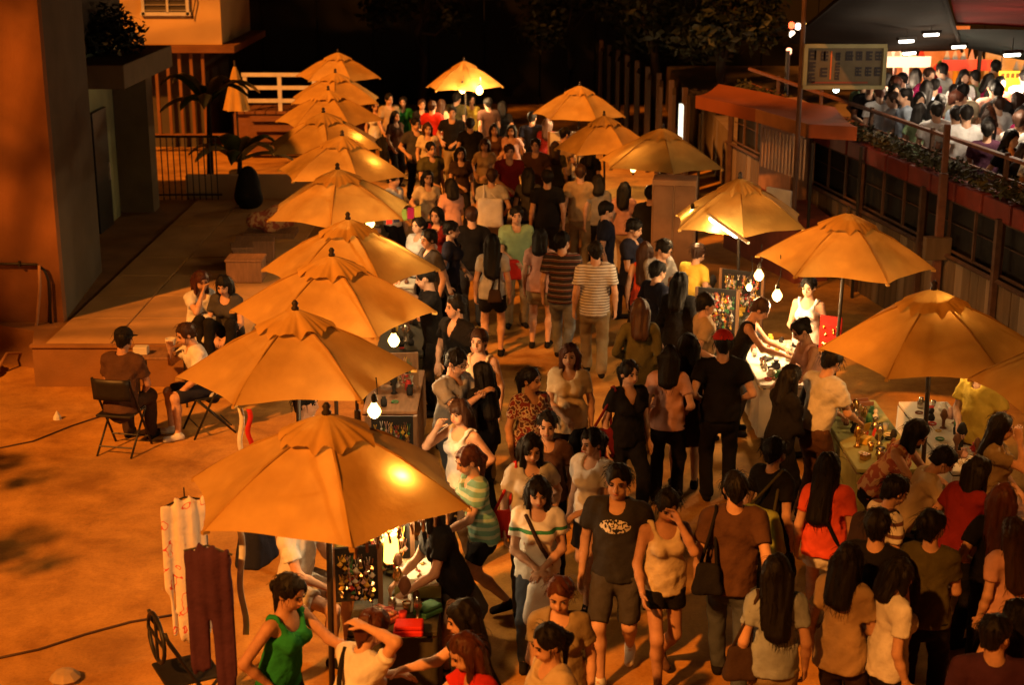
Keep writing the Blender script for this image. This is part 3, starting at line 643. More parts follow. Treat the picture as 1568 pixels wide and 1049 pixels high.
# ---- hedge and plants near the entrance
hd = thing('hedge', 'dark flowering shrub growing on top of the entrance canopy slab', 'shrub', (-6.55,25.2,3.3))
leaf_cloud([((-.45,0,.35),.42), ((0,.1,.42),.45), ((.32,0,.32),.36), ((-.2,-.4,.25),.3)], 1500, .065, 5).build('foliage', M_LEAFD, hd)
leaf_cloud([((-.35,-.25,.25),.30), ((.1,-.3,.22),.30)], 90, .05, 6).build('blossom', M_LEAFY, hd)
MB().tube([(0,0,-.02),(-.1,0,.4)], .03, 6).tube([(0,0,0),(.2,0,.35)], .02, 6).build('stem', M_BARK, hd)
def big_leaf_plant(loc, label, seed, n=9, hh=1.9):
    rg = random.Random(seed); t = thing('broad_leaf_plant', label, 'plant', loc, 0, 'broad leaved plants by the railing')
    MB().tube([(0,0,0),(.05,0,hh*.6)], .07, 8, .04).build('stem', M_BARK, t)
    for k in range(n):
        a = 2*math.pi*k/n + rg.uniform(-.3,.3); L_ = rg.uniform(.7,1.15); up = rg.uniform(.35,1.0); w_ = rg.uniform(.13,.2)
        def f(u, v, a=a, L_=L_, up=up, w_=w_):
            x = L_*v; z = hh*.55 + up*math.sin(v*1.9)*.75 - .35*v*v; ww = w_*math.sin(math.pi*min(1, .08 + .92*v))**.7*(u-.5)*2
            return (math.cos(a)*x - math.sin(a)*ww, math.sin(a)*x + math.cos(a)*ww, z - abs(u-.5)*.10)
        MB().sheet(f, 4, 9).build('leaf', M_LEAFY if k % 2 == 0 else M_LEAF, t, smooth=True)  # every other leaf yellow: lamplight put into the leaf colour
big_leaf_plant((-5.75,29.0,.6), 'tall broad leaved plant with lit leaves coloured yellow beside the canopy', 1, 10, 2.6)
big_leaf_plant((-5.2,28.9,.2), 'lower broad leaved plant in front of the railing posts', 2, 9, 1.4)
# iron railing at the end of the platform
rl = thing('iron_railing', 'short iron bar railing at the end of the platform', 'railing', (-5.9,27.6,.44))
for x in np.arange(-.55, .56, .11): MB().tube([(x,0,0),(x,0,1.15)], .012, 5).build('bar', M_METAL, rl)
MB().box((0,0,1.16), (1.25,.04,.04)).build('top_rail', M_METAL, rl); MB().box((0,0,.1), (1.25,.04,.03)).build('bottom_rail', M_METAL, rl)
# pale low wall behind
tag(MB().box((-4.7,28.0,.42), (2.6,.16,.84)).build('low_wall', mat('pale_wall', (.50,.33,.18), rough=.9, var=.2, scale=2), bevel=.01), 'low pale plaster wall behind the platform by the plants', 'wall')
# ---- house top left
M_HOUSE = mat('house_plaster', (.60,.40,.17), rough=.9, var=.15, scale=1.2, bump=.12)
hs = thing('house', 'orange plastered house corner with barred window in the far left background', 'house', (-7.8,36,0))
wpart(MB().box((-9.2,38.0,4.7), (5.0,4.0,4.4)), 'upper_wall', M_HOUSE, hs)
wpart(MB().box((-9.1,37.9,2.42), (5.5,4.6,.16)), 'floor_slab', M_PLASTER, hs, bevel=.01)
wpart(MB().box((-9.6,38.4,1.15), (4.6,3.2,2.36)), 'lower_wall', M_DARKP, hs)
for k in range(7): wpart(MB().box((-8.75 + k*.27,35.8,1.4), (.07,.07,1.95)), 'post', M_PLASTER, hs)
wpart(MB().box((-7.75,35.8,.42), (2.2,.1,.09)), 'sill_rail', M_PLASTER, hs)
wn = wpart(MB().box((-7.95,35.985,3.72), (.95,.06,1.0)), 'window', M_DARKP, hs)
def sub(mb, name, m, par, root, **k):
    return mb.build(name, m, par, **k)
for (cx, cz, w_, h_) in ((-7.95,4.24,1.05,.07), (-7.95,3.20,1.15,.08), (-8.46,3.72,.07,1.1), (-7.44,3.72,.07,1.1), (-7.90,3.72,.05,1.0)): sub(MB().box((cx,35.955,cz), (w_,.08,h_)), 'frame', M_WHITEP, wn, hs)
for k in range(8): sub(MB().box((-7.95,35.93,3.28 + k*.125), (.94,.02,.03)), 'bar', M_STEEL, wn, hs)
wpart(MB().tube([(-7.42,35.95,4.6),(-7.25,35.93,3.5),(-7.35,35.93,3.1)], .015, 5), 'cable', M_METAL, hs)
# ---- deck with white railing behind the left umbrellas
dk = thing('deck', 'raised wooden deck behind the far left umbrellas', 'deck', (-5.2,36,0))
M_DECK = mat('deck_wood', (.20,.085,.04), rough=.8, var=.3, scale=4, bump=.2, stretch=(1,6,1))
wpart(MB().box((-5.0,36.9,.45), (3.0,2.0,.9)), 'base', M_DECK, dk)
for k in range(12): wpart(MB().box((-6.35 + k*.245,36.85,.95), (.225,2.1,.06)), 'plank', M_DECK, dk)
for k in range(4): wpart(MB().box((-5.0,35.85-.25*k,.82-.2*k), (2.2,.26,.12)), 'step', M_DECK, dk)
wr_ = thing('white_railing', 'white painted timber railing standing on the far deck', 'railing', (-5.2,35.95,.98))
for x in (-1.15,-.35,.45,1.2): wpart(MB().box((-5.05 + x,35.93,1.4), (.09,.09,.86)), 'post', M_WHITEP, wr_)
for z in (1.22,1.52,1.82): wpart(MB().box((-5.02,35.90,z), (2.5,.05,.09)), 'rail', M_WHITEP, wr_)
# ---- dark back wall and trees
bw = thing('back_wall', 'long dark wall closing the far end of the market street', 'wall', (2,45,0))
M_BACK = mat('unlit_black_wall', (.006,.005,.004), rough=.9, var=.4, scale=.8, bump=.1)  # near-black colour stands in for the unlit far end
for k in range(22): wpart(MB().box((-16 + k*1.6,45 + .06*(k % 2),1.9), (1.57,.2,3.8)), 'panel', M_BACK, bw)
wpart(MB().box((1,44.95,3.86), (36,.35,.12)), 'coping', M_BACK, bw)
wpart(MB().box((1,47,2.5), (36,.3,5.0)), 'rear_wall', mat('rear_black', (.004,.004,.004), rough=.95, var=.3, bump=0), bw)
for i, (x, y, h, lb) in enumerate(((-2.5,42.6,5.2,'dark leafy tree behind the two far left umbrellas'), (1.6,42.4,5.0,'dark leafy tree behind the single central umbrella'), (4.6,33.5,5.4,'tall dark tree rising behind the orange awning roof'), (3.4,37.5,5.0,'dark tree between the far stalls and the sign'), (-10.5,43,5.5,'dark tree behind the orange house'))):
    tree('dark_tree', (x,y,0), h, lb, 9, 1.7, 2600, .12, 20+i)
# ---- far side gate row at right end of the street
gt = thing('gate_row', 'row of dim wooden gate panels at the far right of the street', 'gate', (2.6,37,0))
for k in range(9): wpart(MB().box((2.35 + k*.13 - .0,40.5 - k*1.35,1.0), (.07,1.2,2.0), -.10), 'panel', mat('gate_wood', (.028,.014,.008), rough=.85, var=.4, scale=3, stretch=(3,3,.3)), gt)
for k in range(9): wpart(MB().box((2.36 + k*.13,41.15 - k*1.35,1.08), (.10,.10,2.16)), 'post', mat('gate_post', (.05,.024,.012), rough=.85, var=.3, scale=3), gt)
dw = tag(MB().box((3.10,28.2,1.55), (.06,.26,1.1)).build('lit_doorway', emit('pale_window', (.62,.80,.72), .9)), 'narrow pale lit window beside the orange awning', 'window')
# ---- right hand boundary: board fence, open frames, planters with a rail
FD = Vector((-.155,1)).normalized(); FA = Vector((5.97,17.75))
def fx(y): return FA.x - .155*(y - FA.y)
frz = math.atan2(.155, 1)
M_BOARD = mat('fence_board', (.13,.085,.045), rough=.9, var=.45, scale=2.5, bump=.25, stretch=(3,3,.4))
M_FRAME = mat('rust_frame', (.085,.042,.024), rough=.8, var=.4, scale=9, bump=.1)
fe = thing('board_fence', 'weathered vertical board fence behind the right hand stalls', 'fence', (6,18,0))
bmesh_ = MB().box((0,0,0), (.035,.215,1)).mesh('board', bevel=.004)
y = 11.2; k = 0
while y < 29.5:
    o = link('board', bmesh_, fe, M_BOARD if k % 4 else mat('fence_board_pale', (.21,.15,.09), rough=.9, var=.35, scale=2.5, bump=.25, stretch=(3,3,.4)))
    hgt = 1.2 + random.uniform(-.02,.02); o.matrix_parent_inverse = Matrix.Translation(-fe.location)
    o.location = (fx(y) + random.uniform(-.008,.008), y, hgt/2); o.scale = (1,1,hgt); o.rotation_euler = (0,0,frz); y += .222; k += 1
for y in np.arange(11.5, 29.5, 2.2): wpart(MB().box((fx(y)-.07,y,1.0), (.07,.07,2.0), frz), 'post', M_FRAME, fe)
wpart(MB().tube([(fx(11.3)-.05,11.3,1.235),(fx(29.4)-.05,29.4,1.235)], .035, 4), 'top_rail', M_FRAME, fe)
ff = thing('frame_screen', 'open framed screen with a dark sheet behind, above the board fence', 'screen', (6,18,1.3))
for y in np.arange(11.5, 29.5, .74): wpart(MB().box((fx(y)+.02,y,1.62), (.035,.035,.70), frz), 'upright', M_FRAME, ff)
for z in (1.29,1.94): wpart(MB().tube([(fx(11.3)+.02,11.3,z),(fx(29.4)+.02,29.4,z)], .022, 4), 'rail', M_FRAME, ff)
wpart(MB().tube([(fx(11.3)+.10,11.3,1.62),(fx(29.4)+.10,29.4,1.62)], .008, 4), 'wire', M_FRAME, ff)
wpart(MB().add([(fx(11.3)+.16,11.3,.02),(fx(29.4)+.16,29.4,.02),(fx(29.4)+.16,29.4,1.97),(fx(11.3)+.16,11.3,1.97),(fx(11.3)+.20,11.3,.02),(fx(29.4)+.20,29.4,.02),(fx(29.4)+.20,29.4,1.97),(fx(11.3)+.20,11.3,1.97)], [(0,1,2,3),(7,6,5,4),(0,4,5,1),(3,2,6,7),(0,3,7,4),(1,5,6,2)]), 'backing', mat('dark_behind_frames', (.012,.009,.007), rough=.9, var=.4, bump=.1), ff)  # dark sheet put in for the gloom behind the open frames
M_REDBOX = mat('planter_red', (.15,.020,.011), rough=.7, var=.35, scale=5, bump=.1)
M_SOIL = mat('planter_plant', (.05,.045,.014), rough=.8, var=.5, scale=6, bump=0)
boxm = MB().box((0,0,0), (.34,.70,.24)).mesh('planter_box', bevel=.012)
plm = [leaf_cloud([((0,-.2,.1),.17), ((0,.05,.13),.19), ((0,.25,.1),.16)], 260, .045, 60+q).mesh('greenery') for q in range(3)]
y = 12.2; k = 0; names = ['nearest', 'second', 'third', 'fourth', 'fifth', 'sixth', 'seventh', 'eighth', 'ninth', 'tenth', 'eleventh', 'twelfth', 'thirteenth', 'fourteenth', 'fifteenth', 'sixteenth', 'seventeenth', 'eighteenth', 'nineteenth', 'twentieth', 'twenty first', 'twenty second', 'twenty third']
while y < 29:
    p = thing('planter', names[k] + ' red planter box with scrubby greenery along the top of the screen', 'planter', (fx(y)+.12,y,2.08), frz, 'red planter boxes on the screen')
    bo = link('box', boxm, p, M_REDBOX); pl = link('greenery', plm[k % 3], p, M_SOIL); pl.location = (0,0,.10); y += .76; k += 1
ra = thing('top_railing', 'rusty handrail running above the red planter boxes', 'railing', (6,18,2.2))
for y in np.arange(12.3, 29, 2.2): wpart(MB().box((fx(y)+.34,y,2.3), (.05,.05,.75), frz), 'post', M_FRAME, ra)
for z, r in ((2.62,.035), (2.36,.018)): wpart(MB().tube([(fx(11.3)+.34,11.3,z),(fx(29.4)+.34,29.4,z)], r, 5), 'rail', mat('rail_rust', (.16,.06,.03), rough=.7, var=.4, scale=9), ra)
sp_ = thing('tall_post', 'tall rusty post standing at the board fence beside the right umbrellas', 'post', (fx(19.6)-.12,19.6,0))
MB().box((0,0,1.15), (.10,.10,2.3)).build('shaft', mat('rail_rust', (.16,.06,.03)), sp_, bevel=.006)
MB().box((0,0,2.62), (.07,.07,.62)).build('upper_shaft', mat('rail_rust', (.16,.06,.03)), sp_); MB().box((-.02,-.02,1.32), (.34,.16,.3)).build('bracket_box', M_BOARD, sp_, bevel=.01)
# ---- orange awning kiosk on the right
aw = thing('awning', 'orange tarpaulin awning over a kiosk on the right', 'awning', (4.2,23,2.5))
M_AWN = mat('awning_canvas', (.21,.058,.018), rough=.8, var=.25, scale=2, bump=.15)
ep = [Vector((3.00,25.2,2.62)), Vector((3.75,23.7,2.60)), Vector((4.30,22.3,2.56)), Vector((4.95,22.0,2.56))]
bk = [Vector((3.5,26.2,2.70)), Vector((4.1,25.2,2.68)), Vector((4.6,24.2,2.64)), Vector((4.95,23.6,2.64))]
for q in range(3):
    a0, a1, b0, b1 = ep[q], ep[q+1], bk[q], bk[q+1]; d = Vector((0,0,-.20)); inn = (b0-a0).normalized()*.03; inn.z = 0
    wpart(MB().sheet(lambda u, v: (a0.lerp(a1, u)).lerp(b0.lerp(b1, u), v) + Vector((0,0,-.05*math.sin(math.pi*v))), 4, 6), 'roof_sheet', M_AWN, aw)
    wpart(MB().add([a0, a1, a1+d, a0+d, a0+inn, a1+inn, a1+d+inn, a0+d+inn], [(0,3,2,1),(4,5,6,7),(0,1,5,4),(3,7,6,2),(0,4,7,3),(1,2,6,5)]), 'valance', M_AWN if q != 1 else mat('awning_pale', (.32,.14,.045), rough=.8, var=.2), aw)
for q in (0, 2, 3): wpart(MB().tube([ep[q] + Vector((.1,.1,-.3)), (ep[q].x+.1,ep[q].y+.1,0)], .025, 6), 'post', M_METAL, aw)
kk = thing('kiosk', 'small kiosk with slatted grille under the orange awning', 'kiosk', (4.4,24,0))
wpart(MB().prism([(3.6,25.6), (4.35,23.0), (4.9,23.2), (4.7,26)], 0, 1.0), 'counter', mat('kiosk_red', (.24,.06,.035), rough=.8, var=.3), kk)
wpart(MB().prism([(4.2,25.9), (4.5,24.6), (4.9,24.7), (4.8,26)], 1.0, 2.5), 'rear_panel', mat('kiosk_tan', (.30,.16,.09), rough=.8, var=.3), kk)
for q in range(13): wpart(MB().box((3.98 + q*.035,24.3 - q*.11,1.92), (.025,.03,.62)), 'slat', mat('slat_pale', (.46,.26,.13), rough=.7), kk)
wpart(MB().box((4.15,23.55,1.2), (.5,.04,.36), -.9), 'pale_box', M_WHITEP, kk)
# ---- sign board
sg = thing('sign_board', 'cream framed notice board with rows of dark characters on a pole', 'sign', (4.15,22.0,0))
MB().tube([(-.04,.05,1.2),(-.04,.05,4.6)], .035, 8).build('pole', M_FRAME, sg)
bd = MB().box((.56,0,3.42), (1.08,.05,.54)).build('panel', mat('sign_cream', (.075,.06,.034), rough=.7, var=.2), sg)
for (c, d) in (((.56,-.03,3.71),(1.16,.07,.055)), ((.56,-.03,3.13),(1.16,.07,.055)), ((.0,-.03,3.42),(.055,.07,.53)), ((1.12,-.03,3.42),(.055,.07,.53))): MB().box(c, d).build('frame', mat('sign_frame', (.20,.19,.10), rough=.7, var=.2), sg)
M_INK = mat('sign_ink', (.020,.018,.022), rough=.8, var=.2, bump=0)
def glyph(x, z, w_, h_, seed):     # strokes of a blurred character
    rg = random.Random(seed); mb = MB(); yy = -.030
    for q in range(3): mb.box((x, yy, z + h_*(q-1)*.36), (w_*rg.uniform(.8,1), .008, h_*.22))
    for q in range(rg.randint(1,3)): mb.box((x + w_*rg.uniform(-.4,.4), yy-.002, z), (w_*.2, .008, h_*rg.uniform(.8,1)))
    mb.box((x - w_*.42, yy-.001, z - h_*.05), (w_*.14, .008, h_*.8)).build('character', M_INK, bd)
sd_ = 0
for z in (3.58,3.42,3.26): glyph(.10, z, .10, .145, sd_); sd_ += 1
for z in (3.57,3.34): glyph(.27, z, .11, .14, sd_); sd_ += 1
MB().box((.365,-.03,3.44), (.018,.008,.40)).build('orange_line', mat('sign_orange', (.42,.10,.02)), bd)
for z in (3.56,3.42,3.29): glyph(.46, z, .07, .12, sd_); sd_ += 1
glyph(.62, 3.57, .11, .14, sd_)
for x in (.76,.90,1.03):
    for z in (3.57,3.35): glyph(x, z, .095, .135, sd_+1); sd_ += 1
MB().box((.5,-.03,3.195), (.8,.008,.022)).build('text_line', mat('sign_redtext', (.16,.04,.02)), bd)
tag(MB().lathe((4.95,23.6,2.9), [(.005,-.045),(.04,-.02),(.045,.0),(.035,.035),(.005,.045)], 10).build('street_bulb', emit('cold_bulb', (.75,1,.95), 9)), 'small cold white bulb under the notice board', 'bulb')
# ---- raised terrace with the covered night market, top right
M_TARPD = mat('tarp_dark', (.010,.006,.004), rough=.95, var=.4, scale=1.2, bump=.2, bscale=5, spec=.02)
M_TARPR = mat('tarp_red', (.11,.007,.006), rough=.95, var=.35, scale=1.2, bump=.2, bscale=5, spec=.02)
M_TARPG = mat('tarp_grey', (.008,.010,.010), rough=.95, var=.3, scale=1.2, bump=.2, bscale=5, spec=.02)
TZ = 1.2
tag(MB().prism([(fx(11.3)+.22,11.3), (24,11.3), (24,44), (fx(29.4)+.22,44), (fx(29.4)+.22,29.4)], 0, TZ).build('terrace', mat('terrace_concrete', (.22,.16,.11), rough=.85, var=.3, scale=1.5)), kind='structure')
hr_ = thing('market_roof', 'dark patched tarpaulin roof sloping over the crowded terrace', 'roof', (7,22,3))
def tarp(x0, x1, y0, y1, z0, z1, m, name, sag=.15, x0b=None, x1b=None, z1r=0.):
    x0b = x0 if x0b is None else x0b; x1b = x1 if x1b is None else x1b
    wpart(MB().sheet(lambda u, v: ((x0 + (x1-x0)*u)*(1-v) + (x0b + (x1b-x0b)*u)*v, y0 + (y1-y0)*v, z0 + (z1 + z1r*u - z0)*v - sag*math.sin(math.pi*u)*(.3+.7*v) + .015*math.sin(11*u+7*v)), 12, 8), name, m, hr_, smooth=True)
tarp(3.6, 4.5, 16.5, 28.0, 4.85, 3.22, M_TARPD, 'tarpaulin', .10, 4.9, 8.1, -.1)
tarp(4.52, 10.5, 16.5, 23.4, 4.95, 3.90, M_TARPR, 'tarpaulin', .05, 6.66, 10.5); tarp(6.6, 10.5, 23.2, 27.2, 3.84, 3.22, M_TARPG, 'tarpaulin', .05, 7.8, 11.0, -.45)
for p0, p1 in (((3.6,16.5,4.82),(4.9,28,3.2)), ((4.5,16.5,4.80),(8.1,28,3.08))): wpart(MB().tube([p0, p1], .03, 6), 'beam', M_TARPD, hr_)
for x, y_ in ((4.95,27.9), (8.4,27.9), (9.4,24.0)): wpart(MB().tube([(x,y_,TZ),(x,y_,3.1)], .04, 6), 'post', M_METAL, hr_)
# stalls along the back of the terrace
M_PENN = [mat('pennant_white', (.72,.70,.66)), mat('pennant_red', (.6,.06,.03)), mat('pennant_pink', (.70,.42,.34))]
M_GOODS = [mat('goods_white', (.68,.66,.62)), mat('goods_red', (.5,.04,.03)), mat('goods_yellow', (.66,.42,.05)), mat('goods_brown', (.20,.09,.05)), mat('goods_pink', (.6,.36,.3)), mat('goods_green', (.06,.2,.08)), mat('goods_dark', (.02,.018,.018))]
M_LITW = emit('lit_sign_white', (1,.66,.42), .8); M_LITY = emit('lit_sign_yellow', (1,.50,.03), .42); M_LITR = emit('lit_sign_red', (.9,.08,.03), .4)
def stall(x0, x1, y, label, fas, back, hb=1.55, seed=0):
    rq = random.Random(seed); t = thing('market_stall', label, 'stall', ((x0+x1)/2, y, TZ), 0, 'bright stalls on the terrace'); w_ = x1-x0
    MB().box((0,0,.42), (w_,.6,.84)).build('counter', M_GOODS[1], t, bevel=.02); MB().box((0,1.1,1.1), (w_,.06,2.2)).build('back_panel', back, t)
    MB().box((0,-.45,hb), (w_,.05,.20)).build('fascia', fas, t)
    for q in range(int(w_/.15)):
        xx = -w_/2 + .07 + q*.15; z_ = hb+.10; MB().add([(xx-.06,-.48,z_),(xx+.06,-.48,z_),(xx,-.48,z_+.20),(xx-.06,-.455,z_),(xx+.06,-.455,z_),(xx,-.455,z_+.20)], [(0,1,2),(5,4,3),(0,3,4,1),(1,4,5,2),(2,5,3,0)]).build('pennant', M_PENN[rq.choice((0,0,2,1))], t)
    for x in (-w_/2, w_/2): MB().tube([(x,-.4,0),(x,-.4,hb)], .025, 6).build('post', M_STEEL, t)
    for q in range(int(w_/.22)):
        xx = -w_/2 + .12 + q*.22; MB().lathe((xx,rq.uniform(-.1,.2),.84), [(.06,0),(.08,.06),(.07,.18),(.03,.2)], 8).build('basket', rq.choice(M_GOODS), t)
        hgt = rq.uniform(.28,.55); MB().lathe((xx,rq.uniform(.1,.9),hb-.05-hgt), [(.03,0),(.09,.04),(.075,hgt*.6),(.10,hgt*.8),(.02,hgt)], 7).build('hung_goods', rq.choice(M_GOODS), t)
    return t
stall(6.9, 7.75, 29.2, 'glaring white stall at the far left of the terrace', M_LITW, emit('self_glow_back', (1,.66,.46), .6), 1.62, 1); stall(7.8, 8.7, 28.6, 'stall with red goods in the middle of the terrace', M_LITR, M_PENN[2], 1.62, 2)  # first stall's back panel glows by emission in place of lamplight
stall(8.75, 10.6, 27.6, 'stall with yellow lit fascia at the right of the terrace', M_LITY, M_PENN[0], 1.5, 3)
ys = thing('yellow_sign', 'square yellow lit sign hanging above the terrace crowd', 'sign', (8.62,26.7,2.62))
MB().box((0,0,0), (.46,.06,.50)).build('panel', M_LITY, ys, bevel=.01)
for q in range(5): MB().box((-.17 + q*.085,-.036,.17), (.06,.008,.08)).build('character', mat('yellow_ink', (.25,.09,.01)), ys)
MB().tube([(-.2,0,.25),(-.2,0,.5)], .008, 5).build('hanger', M_METAL, ys); MB().tube([(.2,0,.25),(.2,0,.5)], .008, 5).build('hanger', M_METAL, ys)
ru = thing('red_parasol', 'red fabric canopy peak among the terrace stalls', 'parasol', (7.72,28.0,TZ)); MB().lathe((0,0,.95), [(.36,.10),(.30,.22),(.18,.42),(.02,.66)], 8).build('canopy', cloth('red'), ru); MB().tube([(0,0,0),(0,0,1.6)], .02, 6).build('pole', M_STEEL, ru)
# distant coloured lights left of the sign
lt = [(1212,38,'red'),(1222,40,'white'),(1232,40,'yellow'),(1213,52,'white'),(1230,62,'red'),(1248,58,'white'),(1262,62,'red'),(1290,52,'pink'),(1302,52,'white'),(1238,72,'pink'),(1208,78,'pink')]
EC = {'red': (1,.12,.04), 'white': (1,.9,.7), 'yellow': (1,.6,.1), 'pink': (1,.45,.25)}
for k, (x, y_, c) in enumerate(lt):
    u = (x-784)/F_PX; v = (y_-524.5)/F_PX; dy = math.cos(PITCH) - v*math.sin(PITCH); dz = -math.sin(PITCH) - v*math.cos(PITCH); t_ = 31.0/dy
    p = (u*t_, 31.0, CAM_H + dz*t_); ss = .055
    L_ = thing('lantern', '%s glowing lantern, %s of the far lights beside the notice board' % (c, names[k].replace('nearest','first')), 'lantern', p, 0, 'far coloured lanterns')
    MB().lathe((0,0,0), [(ss*.5,-ss*1.2),(ss,-ss*.7),(ss,ss*.7),(ss*.5,ss*1.2)], 10).build('shade', emit('lantern_'+c, EC[c], 1.6), L_, smooth=True); MB().lathe((0,0,0), [(ss*.3,ss*1.2),(ss*.3,ss*1.5)], 8).build('cap', M_METAL, L_)
# lamps under the hall roof
def lamp_light(o, col, w_, loc=(0,0,0), size=.06):
    ld = bpy.data.lights.new('lamp_light', 'POINT'); ld.energy = w_; ld.color = col; ld.shadow_soft_size = size
    l = bpy.data.objects.new('lamp_light', ld); COL.objects.link(l); l.parent = o; l.location = loc; return l
for k, (x, y_, z, w_, lb) in enumerate(((4.95,21.0,4.22,6,'bright tube lamp under the dark tarpaulin at the top edge'), (6.02,22.4,3.83,26,'short white tube lamp under the red tarpaulin'), (5.72,22.6,3.72,0,'small white tube lamp left of the short one'), (7.0,24.4,3.48,60,'added tube lamp lighting the middle of the terrace crowd'), (6.5,20.2,3.75,40,'added tube lamp lighting the near terrace crowd'), (8.3,25.9,3.22,55,'added tube lamp lighting the far terrace crowd'), (6.9,27.0,3.14,30,'added tube lamp in front of the glaring stall'))):  # the last four lamps are added to light the terrace crowd
    t = thing('tube_lamp', lb, 'lamp', (x,y_,z), .5, 'tube lamps on the terrace'); MB().tube([(-.13,0,0),(.13,0,0)], .022, 8).build('tube', emit('hall_tube', (1,.93,.80), 6), t); MB().box((0,0,.04), (.34,.06,.04)).build('housing', M_METAL, t)
    MB().tube([(0,0,.06),(0,0,.22)], .006, 4).build('cord', M_METAL, t)
    if w_: lamp_light(t, (1,.76,.50), w_, (0,0,-.50), .12)
# ================================================================== market umbrellas
def canvas_mat():
    m, nt, b = node_mat('umbrella_canvas'); N, L = nt.nodes, nt.links
    tc = N.new('ShaderNodeTexCoord'); nz = N.new('ShaderNodeTexNoise'); nz.inputs['Scale'].default_value = 3.5; nz.inputs['Detail'].default_value = 6; L.new(tc.outputs['Object'], nz.inputs['Vector'])
    rp = N.new('ShaderNodeValToRGB'); rp.color_ramp.elements[0].position = .3; rp.color_ramp.elements[0].color = (.46,.265,.065,1); rp.color_ramp.elements[1].position = .7; rp.color_ramp.elements[1].color = (.62,.375,.095,1)
    L.new(nz.outputs['Fac'], rp.inputs[0]); oi = N.new('ShaderNodeObjectInfo'); hv = N.new('ShaderNodeHueSaturation'); mr = N.new('ShaderNodeMapRange'); mr.inputs['To Min'].default_value = .80; mr.inputs['To Max'].default_value = 1.02
    L.new(oi.outputs['Random'], mr.inputs['Value']); L.new(mr.outputs[0], hv.inputs['Value']); L.new(rp.outputs[0], hv.inputs['Color']); L.new(hv.outputs[0], b.inputs['Base Color']); b.inputs['Roughness'].default_value = .85; b.inputs['Specular IOR Level'].default_value = .15
    wv = N.new('ShaderNodeTexNoise'); wv.inputs['Scale'].default_value = 14; L.new(tc.outputs['Object'], wv.inputs['Vector'])
    bp = N.new('ShaderNodeBump'); bp.inputs['Strength'].default_value = .12; bp.inputs['Distance'].default_value = .03; L.new(wv.outputs['Fac'], bp.inputs['Height']); L.new(bp.outputs[0], b.inputs['Normal'])
    tr = N.new('ShaderNodeBsdfTranslucent'); L.new(rp.outputs[0], tr.inputs['Color']); L.new(bp.outputs[0], tr.inputs['Normal'])
    mx = N.new('ShaderNodeMixShader'); mx.inputs[0].default_value = .15; out = N['Material Output']
    L.new(b.outputs[0], mx.inputs[1]); L.new(tr.outputs[0], mx.inputs[2]); L.new(mx.outputs[0], out.inputs['Surface']); return m
M_CANVAS = canvas_mat()
M_POLE = mat('umbrella_pole', (.035,.025,.018), rough=.5, var=.3, scale=20)
RAD = .975
M_SEAM = mat('canvas_seam', (.40,.22,.05), rough=.9, var=.3, scale=12)
def panel_mesh(seed):
    rg = random.Random(seed); ph = rg.uniform(0, 6); a0, a1 = -math.pi/6, math.pi/6
    def f(u, v):
        r0 = .17; A = Vector((RAD*math.cos(a0), RAD*math.sin(a0))); B = Vector((RAD*math.cos(a1), RAD*math.sin(a1)))
        r = r0/RAD + (1-r0/RAD)*v; q = A.lerp(B, u)*r
        m = math.sin(math.pi*u); q = q*(1 - .055*m*v*v)
        z = 2.33 - .37*((r-.17)/.83) - .07*((r-.17)/.83)**2 + .02*math.sin(math.pi*v) - .035*m*math.sin(math.pi*min(v,.93))*.9 + .012*m*v**3
        z += .006*math.sin(9*u + 5*v + ph)*v + .004*math.sin(17*v + ph*2)*m
        return (q.x, q.y, z)
    return MB().sheet(f, 10, 14).mesh('canopy_panel', True)
PANELS = [panel_mesh(k) for k in range(4)]
def cap_mesh():
    def f(u, v):
        a = 2*math.pi*u; r = .02 + (.285 + .022*math.cos(6*a))*v; fl = .011*(math.sin(9*a) + math.sin(14*a + 1))*v*v
        return ((r+fl)*math.cos(a), (r+fl)*math.sin(a), 2.435 - .10*v - .045*v*v + .020*(math.cos(9*a + 1) + .8*math.cos(14*a + 2.3) + .4*math.cos(23*a))*v**2.5)
    return MB().sheet(f, 120, 7).mesh('vent_cap', True)
CAPM = cap_mesh()
HEMM = None
SEAMM = MB().tube([(.16,0,2.341),(.5,0,2.188),(RAD-.005,0,1.888)], .010, 5).mesh('seam', True)
RIBM = MB().tube([(.03,0,2.315),(.5,0,2.105),(RAD-.01,0,1.868)], .009, 5).mesh('rib')
STRM = MB().tube([(.03,0,1.95),(.5,0,2.09)], .007, 5).mesh('strut')
POLM = MB().tube([(0,0,0),(0,0,2.43)], .021, 8).mesh('pole', True)
FINM = MB().lathe((0,0,2.43), [(.028,0),(.034,.02),(.020,.035),(.030,.06),(.012,.085)], 8).mesh('finial', True)
BASM = MB().lathe((0,0,0), [(.24,0),(.24,.05),(.20,.08),(.04,.09),(.035,.3)], 12).mesh('base')
TIPM = MB().box((RAD-.02,0,1.875), (.05,.028,.022)).mesh('tip_pocket')
def umbrella(x, y, tip, label, W=1.91, zoff=0.):
    t = thing('market_umbrella', label, 'umbrella', (x,y,zoff), R(tip), 'canvas market umbrellas'); k = W/1.93; t.scale = (k,k,1); t.rotation_euler = (R(random.uniform(-1.6,1.6)), R(random.uniform(-1.6,1.6)), R(tip))
    for q in range(6):
        p = link('canopy_panel', PANELS[(q + int(x*10)) % 4], t, M_CANVAS); p.rotation_euler = (0,0,R(30+60*q))
        r = link('rib', RIBM, t, M_POLE); r.rotation_euler = (0,0,R(60*q)); s = link('strut', STRM, r, M_POLE); sm_ = link('seam', SEAMM, r, M_SEAM); tp = link('tip_pocket', TIPM, r, M_CANVAS)
    link('vent_cap', CAPM, t, M_CANVAS); link('pole', POLM, t, M_POLE); link('finial', FINM, t, M_POLE); link('base', BASM, t, M_METAL); return t
UM = {}
